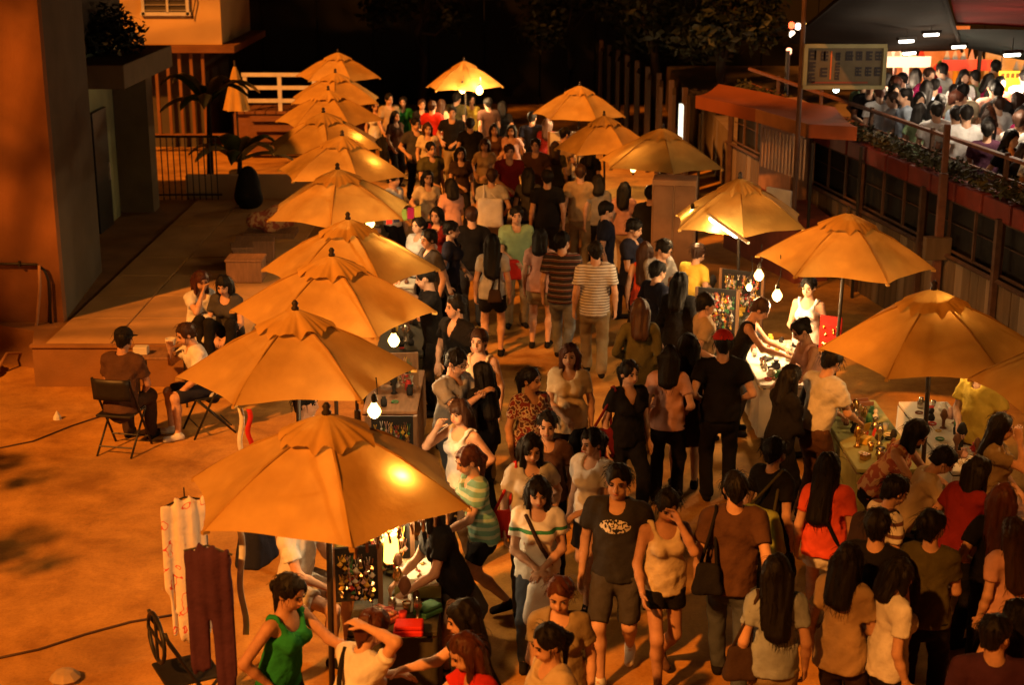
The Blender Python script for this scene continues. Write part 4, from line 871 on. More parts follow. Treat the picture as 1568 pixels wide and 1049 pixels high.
for k, x, y, tip, W, z, lb in [
 ('L1',-1.24,9.47,-75,1.95,0,'nearest large canvas umbrella on the left with a lamp glowing through it'),
 ('L2',-1.79,12.14,-52,1.96,0,'second canvas umbrella in the left row with bulb hanging at its corner'),
 ('L3',-1.72,14.25,-60,1.96,0,'third canvas umbrella in the left row above the two seated women'),
 ('L4',-1.69,15.96,-64,1.90,0,'fourth canvas umbrella in the left row with glowing lower corner'),
 ('L5',-2.17,19.16,-90,1.92,0,'fifth canvas umbrella in the left row beside the coloured flags'),
 ('L6',-2.50,22.0,-70,1.92,0,'sixth canvas umbrella in the left row'), ('L7',-2.96,24.6,-80,1.96,0,'seventh canvas umbrella in the left row'),
 ('L8',-3.25,27.6,-62,1.93,0,'eighth canvas umbrella in the left row'), ('L9',-3.53,30.57,-85,1.93,0,'canvas umbrella in front of the white railing, last but one on the left'),
 ('L10',-3.93,34.79,-66,1.91,0,'farthest canvas umbrella at the end of the left row'),
 ('C',-.95,32.89,-75,1.68,0,'lone canvas umbrella over two bulbs at the far end of the street'),
 ('R9',1.23,28.87,-70,1.72,-.06,'far right canvas umbrella lit from below by a bright stall'),
 ('R8',1.54,24.9,-66,1.62,-.1,'small canvas umbrella behind the tall wooden cabinet'), ('R7',2.22,23.07,-85,1.96,-.05,'flat looking canvas umbrella left of the orange awning'),
 ('R5',2.87,18.78,-95,1.75,-.05,'canvas umbrella above the white tube lamp on the right'),
 ('R4',3.57,16.31,-74,1.90,0,'canvas umbrella above the vendor in white apron on the right'),
 ('R3',3.70,12.93,-66,1.90,0,'right hand umbrella with light patches glowing around its vent'),
 ('R2',4.65,11.75,-80,1.91,-.02,'canvas umbrella cut off by the right edge of the picture')]:
    UM[k] = umbrella(x, y, tip, lb, W, z)
cu = thing('closed_umbrella', 'closed canvas umbrella standing near the far house', 'umbrella', (-5.9,33.0,0))
def cuf(u, v):
    a = 2*math.pi*u; r = (.03 + .22*v**.8)*(1 + .18*math.cos(6*a)*v); return (r*math.cos(a), r*math.sin(a), 2.3 - .92*v)
MB().sheet(cuf, 48, 8).build('folded_canopy', M_CANVAS, cu, smooth=True); link('pole', POLM, cu, M_POLE); link('base', BASM, cu, M_METAL)
MB().tube([(.14*math.cos(a), .14*math.sin(a), 1.85) for a in np.linspace(0, 6.283, 15)[:-1]], .02, 5, closed=True).build('tie_band', M_CANVAS, cu)
# ================================================================== hanging bulbs
M_BULB = emit('bulb_glow', (1,.62,.16), 5)
def bulb(px, py, z, w_, label, hang=.28, r=.056, toward=None, up=False):
    p = g(px, py, z); t = thing('hanging_bulb', label, 'bulb', p, 0, 'bare bulbs hung from the stalls')
    MB().lathe((0,0,0), [(.006,-r*1.05),(r*.62,-r*.78),(r,-r*.1),(r*.92,r*.35),(r*.5,r*1.0),(r*.36,r*1.35)], 12).build('glass', M_BULB, t, smooth=True)
    MB().lathe((0,0,r*1.3), [(.02,0),(.024,.05),(.012,.075)], 8).build('socket', M_METAL, t)
    e = Vector(toward) - p if toward else Vector((.02,.02,hang))
    q = [(0,0,r*1.3+.07), tuple(e*.5 + Vector((.02,0,-.03 if toward else 0))), tuple(e)]
    MB().tube(q, .006, 5).build('cord', M_METAL, t)
    if w_: lamp_light(t, (1,.62,.27), w_, (0,0,-r*1.4) if not up else (.02,-.02,r*2.4+.07), .04)
    return t
BW = 34
bulb(573,630,1.72,BW,'bare bulb hanging from the corner of the second left umbrella'); bulb(603,522,1.68,BW,'bare bulb on a white cord under the third left umbrella')
bulb(597,414,1.86,BW*.8,'bare bulb tucked under the corner of the fourth left umbrella', .1, up=True); bulb(557,328,1.80,BW,'upper bulb of the pair beside the coloured flags'); bulb(567,342,1.76,BW*.6,'lower bulb of the pair beside the coloured flags')
bulb(708,136,1.90,BW*1.6,'left bulb under the lone far umbrella', r=.08); bulb(734,139,1.90,BW*1.6,'right bulb under the lone far umbrella', r=.08, up=True)
bulb(862,166,1.82,BW*1.5,'bulb under the far right umbrella', r=.07); bulb(884,168,1.74,BW*1.5,'bulb in the bright stall under the far right umbrella', r=.05)
bulb(1162,422,1.62,BW,'highest of the three bulbs beside the white apron vendor', .35); bulb(1190,453,1.55,BW,'rightmost of the three bulbs beside the white apron vendor', .45); bulb(1147,440,1.58,BW*.7,'smallest of the three bulbs beside the white apron vendor', .35, .036)
bulb(1060,326,1.92,BW*.7,'bulb at the upper end of the tube lamp on the right', .1, .04)
def under(key, dx, dy, z, w_, label):
    x, y = UM[key].location.x + dx, UM[key].location.y + dy
    t = thing('hanging_bulb', label, 'bulb', (x,y,z), 0, 'bare bulbs hung from the stalls'); r = .045
    MB().lathe((0,0,0), [(.006,-r),(r*.62,-r*.78),(r,-r*.1),(r*.92,r*.35),(r*.5,r),(r*.36,r*1.35)], 12).build('glass', M_BULB, t, smooth=True); MB().lathe((0,0,-r*1.9), [(.012,0),(.02,.04)], 8).build('socket', M_METAL, t)
    lamp_light(t, (1,.56,.20), w_, (0,0,.07), .03)
under('L1', .52, -.20, 2.0, 22, 'bulb right under the nearest left umbrella canopy'); under('R3', .03, -.16, 2.17, 9, 'bulb just under the vent of the right umbrella')
under('R3', .25, .95, 1.72, 26, 'bulb low over the pale green table'); under('L6', .5, -.2, 1.95, 10, 'bulb under the sixth left umbrella'); under('L7', .5, -.3, 1.95, 10, 'bulb under the seventh left umbrella'); under('R2', -.1, .5, 1.75, 12, 'bulb under the umbrella at the right edge'); under('R7', -.4, -.2, 1.8, 12, 'bulb under the flat looking umbrella by the awning')
tl = thing('tube_lamp', 'long white tube lamp slanting under the right hand umbrella', 'lamp', (0,0,0)); a_, b_ = g(1085,334,1.95), g(1127,362,1.93); c_ = g(1146,376,1.92)
tl.location = a_; MB().tube([(0,0,0), b_-a_], .022, 8).build('tube', emit('tube_glow', (1,.80,.45), 9), tl); MB().tube([Vector((0,0,.045)), c_-a_+Vector((0,0,.03))], .02, 5).build('housing', M_WHITEP, tl)
for q in (.25,.75): lamp_light(tl, (1,.62,.28), 11, (b_-a_)*q + Vector((0,0,-.06)), .05)
# ================================================================== stall tables and goods
def ring(n=10, r=.035, t=.008): return MB().tube([(r*math.cos(a), r*math.sin(a), t) for a in np.linspace(0, 6.283, n+1)[:-1]], t, 5, closed=True)
GM = {'jar': MB().lathe((0,0,0), [(.03,0),(.034,.03),(.034,.07),(.02,.085),(.024,.1)], 8).mesh('jar', True), 'box': MB().box((0,0,.03), (.11,.08,.06)).mesh('box', bevel=.004),
 'tray': MB().box((0,0,.012), (.20,.15,.024)).box((0,.07,.03), (.20,.012,.03)).box((0,-.07,.03), (.20,.012,.03)).mesh('tray'), 'bracelet': ring().mesh('bracelet', True),
 'doll': MB().lathe((0,0,0), [(.03,0),(.036,.03),(.022,.06),(.014,.066),(.026,.085),(.022,.11),(.004,.12)], 8).mesh('doll', True), 'cup': MB().lathe((0,0,0), [(.022,0),(.034,.08),(.030,.08),(.018,.01)], 9).mesh('cup', True),
 'necklace stand': MB().lathe((0,0,0), [(.045,0),(.02,.02),(.02,.10),(.05,.16),(.03,.22),(.015,.24)], 8).mesh('necklace_stand', True), 'folded cloth': MB().box((0,0,.02), (.18,.13,.04)).box((.004,.003,.055), (.17,.12,.028)).mesh('folded_cloth', bevel=.008),
 'pouch': MB().lathe((0,0,0), [(.03,0),(.05,.02),(.045,.05),(.02,.07),(.032,.09)], 8).mesh('pouch', True), 'card': MB().box((0,0,.05), (.08,.008,.10), 0, -.3).mesh('card')}
GC = {'white': M_GOODS[0], 'red': M_GOODS[1], 'yellow': M_GOODS[2], 'brown': M_GOODS[3], 'pink': M_GOODS[4], 'green': M_GOODS[5], 'black': M_GOODS[6], 'silver': mat('goods_silver', (.55,.50,.42), rough=.25, var=.2, metal=.9), 'gold': mat('goods_gold', (.6,.36,.12), rough=.25, var=.2, metal=.9)}
def goods(root_pts, n, where, seed, kinds=('jar','box','tray','bracelet','doll','cup','necklace stand','pouch','card'), z=.755):
    rg = random.Random(seed); x0, x1, y0, y1 = root_pts; placed = []
    tries = 0
    while len(placed) < n and tries < n*14:
        tries += 1; k = rg.choice(kinds); r = {'tray': .13, 'folded cloth': .12, 'box': .075}.get(k, .048); x, y = rg.uniform(x0+.1, x1-.1), rg.uniform(y0+.1, y1-.1)
        if any((x-a)**2 + (y-b2)**2 < (r+c2)**2 for a, b2, c2 in placed): continue
        placed.append((x, y, r)); c = rg.choice(['silver','silver','gold','brown','black','black','white','white','red','green','yellow','pink']); c = 'brown' if k in ('doll','necklace stand') and c in ('red','yellow','green','pink') else c; o = link(k.replace(' ', '_'), GM[k], None, GC[c]); o.location = (x, y, z); o.rotation_euler = (0,0,rg.uniform(0,6.28)); s = rg.uniform(.7,1.1); o.scale = (s,s,s)
        tag(o, 'small %s %s on the %s' % (c, k, where), k, 'trinkets on the ' + where)
def table(x0, x1, y0, y1, label, m, skirt=True, z=.75):
    t = thing('stall_table', label, 'table', ((x0+x1)/2, (y0+y1)/2, 0), 0, 'stall tables'); w_, l_ = x1-x0, y1-y0
    MB().box((0,0,z-.02), (w_,l_,.04)).build('table_top', m, t, bevel=.006)
    for sx in (-1,1):
        for sy in (-1,1): MB().tube([(sx*(w_/2-.06),sy*(l_/2-.06),0),(sx*(w_/2-.06),sy*(l_/2-.06),z-.04)], .018, 6).build('leg', M_METAL, t)
    if skirt:
        def f(u, v):
            P = 2*(w_+l_)*u
            if P < w_: x, y = -w_/2+P, -l_/2
            elif P < w_+l_: x, y = w_/2, -l_/2+P-w_
            elif P < 2*w_+l_: x, y = w_/2-(P-w_-l_), l_/2
            else: x, y = -w_/2, l_/2-(P-2*w_-l_)
            k = 1.012 + .03*v*math.sin(P*26)*.6 + .02*v; return (x*k, y*k, z-.045 - (z-.22)*v)
        MB().sheet(f, 90, 4).build('table_cloth', m, t, smooth=True)
    return t
M_CLW = mat('tablecloth_white', (.62,.58,.50), rough=.9, var=.12, scale=6, bump=.2); M_CLG = mat('tablecloth_green', (.30,.32,.13), rough=.9, var=.2, scale=6, bump=.2); M_CLD = mat('tablecloth_dark', (.05,.045,.03), rough=.9, var=.3, scale=6, bump=.2); M_WOOD = mat('table_wood', (.26,.14,.07), rough=.7, var=.35, scale=5, bump=.1, stretch=(6,1,1))
table(-1.15,-.52,9.75,11.35,'trinket table under the nearest left umbrella',M_CLD); goods((-.98,-.52,9.8,11.35),30,'table under the nearest left umbrella',1)
tr_ = thing('display_case', 'pale jewellery board lying on the nearest left table', 'display', (-.70,10.52,.756), .05); MB().box((0,0,.045), (.34,.52,.09)).build('case', M_CLG, tr_, bevel=.006); MB().box((0,0,.096), (.31,.48,.012)).build('pale_lining', M_CLW, tr_)
for q in range(22): MB().lathe((random.uniform(-.13,.13),random.uniform(-.21,.21),.103), [(.008,0),(.014,.008),(.004,.016)], 6).build('ornament', random.choice(list(GC.values())), tr_)
for k, (n_, c, x, y_, lb) in enumerate((('folded cloth','red',-.72,9.72,'bright red scarf lying at the near end of the left table'), ('folded cloth','green',-.60,10.02,'small green folded cloth on the near left table'), ('folded cloth','white',-.78,10.12,'black and white speckled cloth on the near left table'), ('folded cloth','red',-.92,9.92,'red flowered cloth heap at the edge of the near left table'))):
    o = link('folded_cloth', GM[n_], None, cloth('plaid' if k == 3 else 'red') if c == 'red' else GC[c]); o.location = (x,y_,.757); o.scale = (1.15,1.2,1.1) if c == 'red' else (1,1,1); o.rotation_euler = (0,0,k*.8); tag(o, lb, 'cloth')
# table lamp with yellow shade
lp = thing('table_lamp', 'glowing yellow shaded lamp on the nearest left table', 'lamp', g(600,878,.76)); MB().lathe((0,0,0), [(.05,0),(.05,.02),(.012,.03),(.012,.12)], 10).build('stand', M_METAL, lp)
MB().lathe((0,0,.10), [(.060,0),(.058,.06),(.052,.20),(.048,.22)], 16).build('shade', emit('lamp_shade_glow', (1,.50,.08), 2.6), lp, smooth=True); lamp_light(lp, (1,.64,.28), 20, (0,0,.40), .06)
# hanging rack of necklaces at the near stall
def rack(x, y, w_, h_, z0, rz, label, n, seed, m=None):
    n = int(n*2.6); rg = random.Random(seed); t = thing('display_rack', label, 'rack', (x,y,z0), rz, 'display racks of hung trinkets'); MB().box((0,0,h_/2), (w_,.03,h_)).build('board', m or M_GOODS[6], t, bevel=.004)
    for sx in (-1,1): MB().box((sx*w_/2,0,h_/2-.2), (.035,.045,h_+.4)).build('upright', M_WOOD, t)
    for q in range(n):
        xx, zz = rg.uniform(-w_/2+.05, w_/2-.05), rg.uniform(.08, h_-.04); L_ = rg.uniform(.03,.10); B_ = rg.uniform(.8,2.0); c = rg.choice(list(GC.values()))
        MB().tube([(xx-.012,-.022,zz),(xx,-.026,zz-L_),(xx+.012,-.022,zz)], .004, 4).lathe((xx,-.03,zz-L_-.012), [(.004,-.012*B_),(.013*B_,0),(.004,.012*B_)], 6).build('pendant', c, t)
    return t
rack(-1.12,10.15,.34,.42,.80,.2,'rack of earrings on the near left table beside the pole',26,5); rack(-.98,10.75,.45,.5,.78,.1,'dark rack of hung beads behind the yellow lamp',26,6)
table(-1.55,-.95,12.5,14.0,'trinket table under the second left umbrella',M_CLG); goods((-1.5,-.95,12.5,14.0),34,'table under the second left umbrella',2); rack(-1.1,13.35,.42,.34,.78,.0,'rack of hung trinkets under the second left umbrella',24,7)
table(-1.5,-.95,14.6,16.0,'trinket table under the third left umbrella',M_WOOD); goods((-1.5,-.95,14.6,16.0),14,'table under the third left umbrella',3); rack(-1.2,15.4,.4,.34,.78,.1,'rack of bottles and hung cards under the third left umbrella',20,8,M_WOOD)
table(-1.55,-1.0,16.6,18.2,'trinket table under the fourth left umbrella',M_CLD); goods((-1.5,-1.0,16.6,18.2),12,'table under the fourth left umbrella',4)
table(-1.9,-1.3,19.8,21.4,'trinket table under the fifth left umbrella',M_CLW); goods((-1.85,-1.3,19.8,21.4),12,'table under the fifth left umbrella',5)
table(-2.5,-1.9,22.6,24.2,'stall table under the sixth left umbrella',M_CLD); goods((-2.5,-1.9,22.6,24.2),8,'table under the sixth left umbrella',9)
table(3.10,3.72,12.95,14.95,'pale green trinket table under the glowing right umbrella',M_CLG); goods((3.12,3.72,13.0,14.95),55,'pale green table under the glowing right umbrella',10)
table(3.95,4.45,12.9,14.9,'white topped table behind the pale green one on the right',M_CLW); goods((3.95,4.45,13.0,14.9),24,'white table behind the pale green one',11)
table(2.62,3.25,15.45,17.2,'white cloth jewellery table under the umbrella on the right',M_CLW); goods((2.62,3.25,15.45,17.2),40,'white cloth jewellery table on the right',12,('bracelet','card','pouch','tray','jar'))
table(3.75,4.35,10.6,12.3,'trinket table at the right edge of the picture',M_WOOD); goods((3.75,4.3,10.6,12.3),16,'table at the right edge of the picture',13)
table(2.35,2.95,18.0,19.6,'crowded table under the tube lamp on the right',M_CLD); goods((2.35,2.95,18.0,19.6),34,'table under the tube lamp on the right',14)
rack(2.45,17.75,.5,.48,.75,-.35,'tall rack packed with hung trinkets under the tube lamp',60,15); rack(2.85,18.5,.55,.52,.75,-.5,'second packed rack of trinkets behind the tube lamp',50,16)
table(1.55,2.1,23.4,25.0,'stall table under the flat looking umbrella',M_CLW); goods((1.55,2.1,23.4,25),8,'table under the flat looking umbrella',17)
table(.95,1.6,28.2,29.6,'brightly lit stall table under the far right umbrella',M_CLW); rack(1.15,29.3,.9,.7,.75,.1,'lit rack of goods under the far right umbrella',20,18,M_CLW)
cb = thing('wooden_cabinet', 'tall pale wooden cabinet standing behind the tube lamp stall', 'cabinet', (2.32,21.6,0), -.15); MB().box((0,0,.95), (.62,.5,1.9)).build('carcass', mat('cabinet_pale', (.42,.24,.12), rough=.8, var=.25, scale=3), cb, bevel=.01); MB().box((-.15,-.265,.95), (.28,.03,1.75)).build('door', mat('cabinet_door', (.30,.16,.08)), cb, bevel=.006); MB().box((.15,-.265,.95), (.28,.03,1.75)).build('door', mat('cabinet_door', (.30,.16,.08)), cb, bevel=.006)
pr = g(1272,508,1.0); rp_ = thing('display_stand', 'bright red display panel on the right stall beneath the umbrella', 'display', (pr.x,pr.y,.78), -.5); MB().box((0,0,.20), (.25,.04,.40)).build('board', cloth('red'), rp_, bevel=.006)
for q in range(10): MB().lathe((random.uniform(-.10,.10),-.03,random.uniform(.05,.3)), [(.005,-.02),(.018,0),(.005,.02)], 6).build('charm', GC['gold'], rp_)
# coloured flags beside the fifth umbrella
fl = thing('flag_bunting', 'string of red blue green pink and yellow flags beside the pair of bulbs', 'bunting', g(618,330,1.75)); fc = ['red','navy','green','magenta','yellow']
MB().tube([(-.22,-.1,.08),(0,0,.06),(.24,.1,.13)], .004, 4).build('string', M_METAL, fl)
for q in range(5): MB().box((-.18 + q*.09,-.08 + q*.04,-.02 + q*.015), (.082,.006,.15), .4).build('flag', cloth(fc[q]) if q != 2 else mat('flag_green', (.28,.42,.08)), fl)
# clothes pegs along the front right canopy edge and hung garments
for k in range(9):
    t_ = .08 + .1*k; A = Vector((-1.24 + .95*math.cos(R(-75)), 9.47 + .95*math.sin(R(-75)))); B = Vector((-1.24 + .95*math.cos(R(-15)), 9.47 + .95*math.sin(R(-15)))); q = A.lerp(B, t_)
    o = MB().box((0,0,-.03), (.012,.016,.075)).box((0,0,.0), (.018,.02,.012)).build('clothes_peg', M_WOOD); o.location = (q.x-.01*math.sin(3.14*t_)*3,q.y+.045*math.sin(3.14*t_),1.875); o.rotation_euler = (.2*math.sin(k*2),.15*math.cos(k*3),R(40)); tag(o, '%s wooden clothes peg from the front corner of the nearest left umbrella' % names[k].replace('nearest', 'first'), 'peg', 'pegs on the nearest umbrella rim')
def hung(name, label, loc, cones, m, rz=0, cat='garment', h=.016):
    a = np.array([q for c in cones for q in c[:2]]); S = SDF(a.min(0)-.2, a.max(0)+.2, h)
    for (p, q, r1, r2) in cones: S.cone(p, q, r1, r2, .03, sc=(1,3.2,1))
    S.ripple(.011, 70, 3, 1.0, .9); S.ripple(.005, 130, 5, 3, 2.1)
    t = thing(name, label, cat, loc, rz); link('cloth', quads_mesh('cloth', [S.raw()]), t, m); MB().tube([(-.16,0,0),(0,0,.05),(.16,0,0)], .008, 5).tube([(0,0,.05),(0,0,.12)], .005, 5).build('hanger', M_METAL, t); return t
hung('hung_dress', 'white long garment with red flower print hanging at the nearest left umbrella', (-2.20,9.62,1.76), [((-.11,0,-.03),(.11,0,-.03),.05,.05), ((0,0,-.08),(.02,0,-.90),.125,.14), ((-.13,0,-.05),(-.17,0,-.58),.042,.042)], cloth('redfloral'), .5)
hung('hung_trousers', 'dark purple trousers hanging from the corner of the nearest left umbrella', (-1.90,8.86,1.74), [((-.10,0,-.04),(.10,0,-.04),.06,.06), ((0,0,-.08),(0,0,-.30),.13,.135), ((-.06,0,-.2),(-.10,0,-.78),.085,.070), ((.06,0,-.2),(.08,0,-1.10),.085,.075)], cloth('purple'), -.2)
for (x, y, z, L_, c, lb) in ((-2.12,11.35,1.86,.52,'white','white ribbon hanging from the second left umbrella corner'), (-2.05,11.33,1.86,.34,'red','red ribbon hanging from the second left umbrella corner'), (-1.72,8.98,1.86,.75,'white','pale strap hanging from the nearest left umbrella')):
    o = MB().sheet(lambda u, v: ((u-.5)*.04 + .012*math.sin(v*9), .012*math.sin(v*7+1), -L_*v), 2, 12).build('ribbon', cloth(c), smooth=True); o.location = (x,y,z); sm = o.modifiers.new('thickness', 'SOLIDIFY'); sm.thickness = .004; tag(o, lb, 'ribbon')
# ================================================================== chairs, small table, crates
def folding_chair(loc, rz, label, oval=False):
    t = thing('folding_chair', label, 'chair', loc, rz, 'black folding chairs')   # faces -Y
    MB().box((0,0,.44), (.40,.40,.025)).build('seat', M_METAL, t, bevel=.008)
    for sx in (-.21,.21):
        MB().tube([(sx,-.24,0),(sx,-.02,.42),(sx,.17,.78),(sx,.19,.86)], .013, 7).build('leg', M_METAL, t, smooth=True); MB().tube([(sx*.92,.24,0),(sx*.92,-.18,.44)], .012, 7).build('leg', M_METAL, t, smooth=True)
    if oval:
        MB().tube([(.20*math.cos(a),.20,.74 + .17*math.sin(a)) for a in np.linspace(0, 6.283, 19)[:-1]], .016, 6, closed=True).build('backrest', M_METAL, t, smooth=True); MB().tube([(-.19,.20,.74),(.19,.20,.74)], .012, 6).tube([(0,.20,.58),(0,.20,.9)], .012, 6).build('back_bars', M_METAL, t)
    else:
        MB().sheet(lambda u, v: ((u-.5)*.42, .17 + .03*math.cos((u-.5)*3) + .03*v, .62 + .24*v), 6, 4).build('backrest', M_METAL, t, smooth=True).modifiers.new('thickness', 'SOLIDIFY').thickness = .015
    MB().tube([(-.21,-.17,.12),(.21,-.17,.12)], .009, 6).build('stretcher', M_METAL, t); MB().tube([(-.19,.19,.1),(.19,.19,.1)], .009, 6).build('stretcher', M_METAL, t)
    return t
# ground cables and litter
tag(MB().tube([tuple(g(x, y, .012)) for x, y in ((-20,1012),(60,995),(130,972),(200,953),(272,941))], .010, 6).build('ground_cable', mat('cable_brown', (.07,.035,.02), rough=.6), smooth=True), 'brown cable running across the concrete at the lower left', 'cable')
tag(MB().tube([tuple(g(x, y, .010)) for x, y in ((-20,690),(50,676),(110,652),(165,634),(240,622))], .008, 6).build('ground_cable', mat('cable_brown', (.07,.035,.02), rough=.6), smooth=True), 'thin cable on the concrete in front of the platform', 'cable')
cp = MB().lathe((0,0,0), [(.05,0),(.045,.03),(.02,.07),(.003,.10)], 8).build('crumpled_paper', M_WHITEP); cp.location = g(88,642,.0); tag(cp, 'small crumpled pale paper on the concrete near the hose', 'paper')
c2 = MB().lathe((0,0,0), [(.10,0),(.12,.03),(.07,.08),(.01,.1)], 9).build('cloth_scrap', cloth('tan')); c2.location = g(100,1043,0); tag(c2, 'tan cloth scrap at the bottom left of the concrete', 'cloth')
st_ = thing('side_table', 'low side table with pale cups between the two men on chairs', 'table', (-4.05,17.15,0)); MB().box((0,0,.60), (.62,.45,.03)).build('table_top', M_WOOD, st_, bevel=.006)
for sx in (-1,1):
    for sy in (-1,1): MB().tube([(sx*.27,sy*.19,0),(sx*.27,sy*.19,.59)], .013, 6).build('leg', M_METAL, st_)
for k, (x, y, lb, s) in enumerate(((-3.98,17.2,'large pale plastic cup on the low side table',1.9), (-4.3,17.08,'white paper box on the low side table',1.5), (-3.8,17.0,'small clear cup on the low side table',1.2))):
    o = link('cup' if k != 1 else 'paper_box', GM['cup'] if k != 1 else GM['box'], None, M_WHITEP); o.location = (x,y,.617); o.scale = (s,s,s); tag(o, lb, 'cup' if k != 1 else 'box')
for k, (x, y, z, sx, lb) in enumerate(((378,428,.53,.5,'brown cardboard box at the platform edge behind the umbrellas'), (392,398,.53,.55,'wooden crate with small jars behind the third umbrella'), (372,408,.53,.3,'small dark crate beside the brown box'))):
    p = g(x, y, z); t = thing('crate', lb, 'crate', p, .1*k); MB().box((0,0,.15), (sx,.4,.30)).build('body', M_WOOD, t, bevel=.008); MB().box((0,0,.315), (sx+.03,.43,.03)).build('lid', M_WOOD, t, bevel=.005)
S = SDF((-.45,-.3,0), (.45,.3,.5), .02); S.cone((-.25,0,.15), (.28,0,.22), .14, .17, .05); S.cone((.0,-.05,.1),(.1,.1,.28), .15,.13,.05); S.ripple(.015,14,12,11,.6)
rb = thing('red_bundle', 'red floral cloth bundle heaped beside the fifth left umbrella', 'bundle', g(415,352,.62)); link('cloth', quads_mesh('cloth', [S.raw()]), rb, cloth('plaid')); MB().box((0,0,-.08), (.8,.55,.15)).build('box', M_WOOD, rb); MB().box((0,0,-.38), (.7,.45,.45)).build('stand', M_METAL, rb)
S = SDF((-.3,-.3,0), (.3,.3,.8), .025); S.cone((0,0,.2), (0,0,.55), .25, .18, .05); S.ripple(.012,12,12,9,.2)
bk_ = thing('black_sack', 'black sack standing on the platform near the plants', 'sack', g(382,318,.52)); link('cloth', quads_mesh('cloth', [S.raw()]), bk_, cloth('black'))
# ================================================================== the people
Pn = person
# --- left: seated group
Pn('cap_man',190,520,'man in brown shirt and cap seated on a folding chair, back to camera','m',yaw=168,hair=('cap','black'),cap='black',top=('shirt','brown'),bot=('pants','dbrown'),legs='sit',arms=('lap','lap'),lean=16,skin=1)
Pn('white_sit',284,512,'person in white t-shirt sitting sideways on a chair by the low table','m',1.66,yaw=-62,hair=('short','brown'),top=('tee','white'),bot=('long_shorts','navy'),legs='sit',arms=('phone','lap'),lean=18,hp=14,shoe='white')
Pn('sit_white_bag',308,430,'seated woman in white top raising a hand to her face on the platform','f',yaw=35,hair=('mid','auburn'),top=('tee','white'),bot=('pants','black'),legs='sit',arms=('face','lap'),lean=12,zb=.51,seat=.20,hp=10)
Pn('sit_dark',342,437,'seated woman in dark clothes facing the camera on the platform','f',yaw=-10,hair=('bob','black'),top=('tee','dgrey'),bot=('pants','black'),legs='sit',arms=('lap','lap'),lean=14,zb=.51,seat=.20,hp=14)
# --- left stalls, front
Pn('green_tank',446,908,'woman in green tank top with hand on hip beside the nearest left pole','f',1.62,yaw=58,hair=('pony','black'),top=('tank','green'),bot=('pants','black'),arms=('hip','reach'),lean=10,hp=16,skin=1)
Pn('white_bend',572,962,'woman in white t-shirt with arm raised to her hair at the near table','f',1.60,yaw=135,hair=('pony','auburn'),top=('tee','white'),bot=('jeans','black'),arms=('hair','table'),lean=22,hp=22,strap=('black',1))
Pn('hid_white',462,778,'person in white t-shirt and pale shorts seated under the nearest left umbrella','m',1.66,yaw=70,hair=('short','black'),top=('tee','white'),bot=('shorts','lgrey'),legs='sit',arms=('lap','table'),lean=8,seat=.50)
Pn('hid_black',652,780,'woman in black top leaning over the near table with hidden face','f',1.60,yaw=-70,hair=('mid','black'),top=('tee','black'),bot=('skirt','dgrey'),arms=('table','table'),lean=18,hp=18)
Pn('teal',716,706,'woman in striped teal t-shirt and black shorts stepping towards the near table','f',1.58,yaw=-68,hair=('pony','auburn'),top=('tee','stripe_teal'),bot=('shorts','black'),arms=('table','table'),lean=10,legs='walk',lead=1,hp=14)
Pn('vest_phone',703,632,'woman in white sleeveless top holding a hand to her cheek','f',1.56,yaw=-40,hair=('bob','brown'),top=('tank','white'),bot=('pants','dgrey'),arms=('phone','bag'),hp=10)
Pn('polo',824,755,'woman in white polo with green stripe holding a white plastic bag','f',1.56,yaw=4,hair=('bangs','black'),top=('tee','polo_green'),bot=('jeans','jeans'),arms=('clasp','clasp'),strap=('dbrown',-1),hp=16)
Pn('grey_red',814,688,'woman in loose grey t-shirt with red strap behind the white polo','f',1.60,yaw=10,hair=('mid','black'),top=('tee','lgrey'),bot=('jeans','dgrey'),arms=('down','bag'),hp=14)
Pn('brown_back',838,652,'woman in brown top behind the loose grey t-shirt','f',1.58,yaw=-4,hair=('pony','black'),top=('tee','brown'),bot=('pants','black'),hp=6)
Pn('white_pony',906,678,'woman in white t-shirt with ponytail looking to her side','f',1.58,yaw=-35,hair=('pony','black'),top=('tee','white'),bot=('skirt','black'),arms=('down','clasp'),legs='walk',hy=-20,hp=8)
Pn('print_man',946,738,'man in black t-shirt with white chest print walking in dark shorts','m',1.75,yaw=-12,hair=('short','black'),top=('tee','print_black'),bot=('long_shorts','dgrey'),legs='walk',lead=-1,watch=1,shoe='white',hp=6)
Pn('tank_face',1022,775,'woman in white tank top and black shorts covering her face with one hand','f',1.60,yaw=10,hair=('pony','black'),top=('tank','cream'),bot=('hot','black'),arms=('fwd','face'),legs='walk',lead=-1,hp=26,shoe='brown',skin=1)
Pn('brown_front',857,912,'woman in loose brown grey t-shirt at the bottom centre looking down','f',1.56,yaw=-8,hair=('pony','auburn'),top=('tee','khaki'),bot=('pants','black'),arms=('clasp','down'),hp=18)
Pn('cream_front',838,986,'woman in cream top with tied hair at the bottom edge','f',1.58,yaw=-62,hair=('pony','black'),top=('tee','cream'),bot=('jeans','jeans'),arms=('clasp','bag'),hp=16)
Pn('red_front',712,1000,'woman in red top with reddish hair leaning towards the near table','f',1.58,yaw=-70,hair=('mid','auburn'),top=('tee','red'),bot=('pants','black'),arms=('reach','bag'),lean=14,hp=20)
Pn('black_front',708,948,'dark haired woman in black reaching over the near table','f',1.60,yaw=-80,hair=('mid','black'),top=('tee','black'),bot=('pants','black'),arms=('reach','table'),lean=12,hp=12)
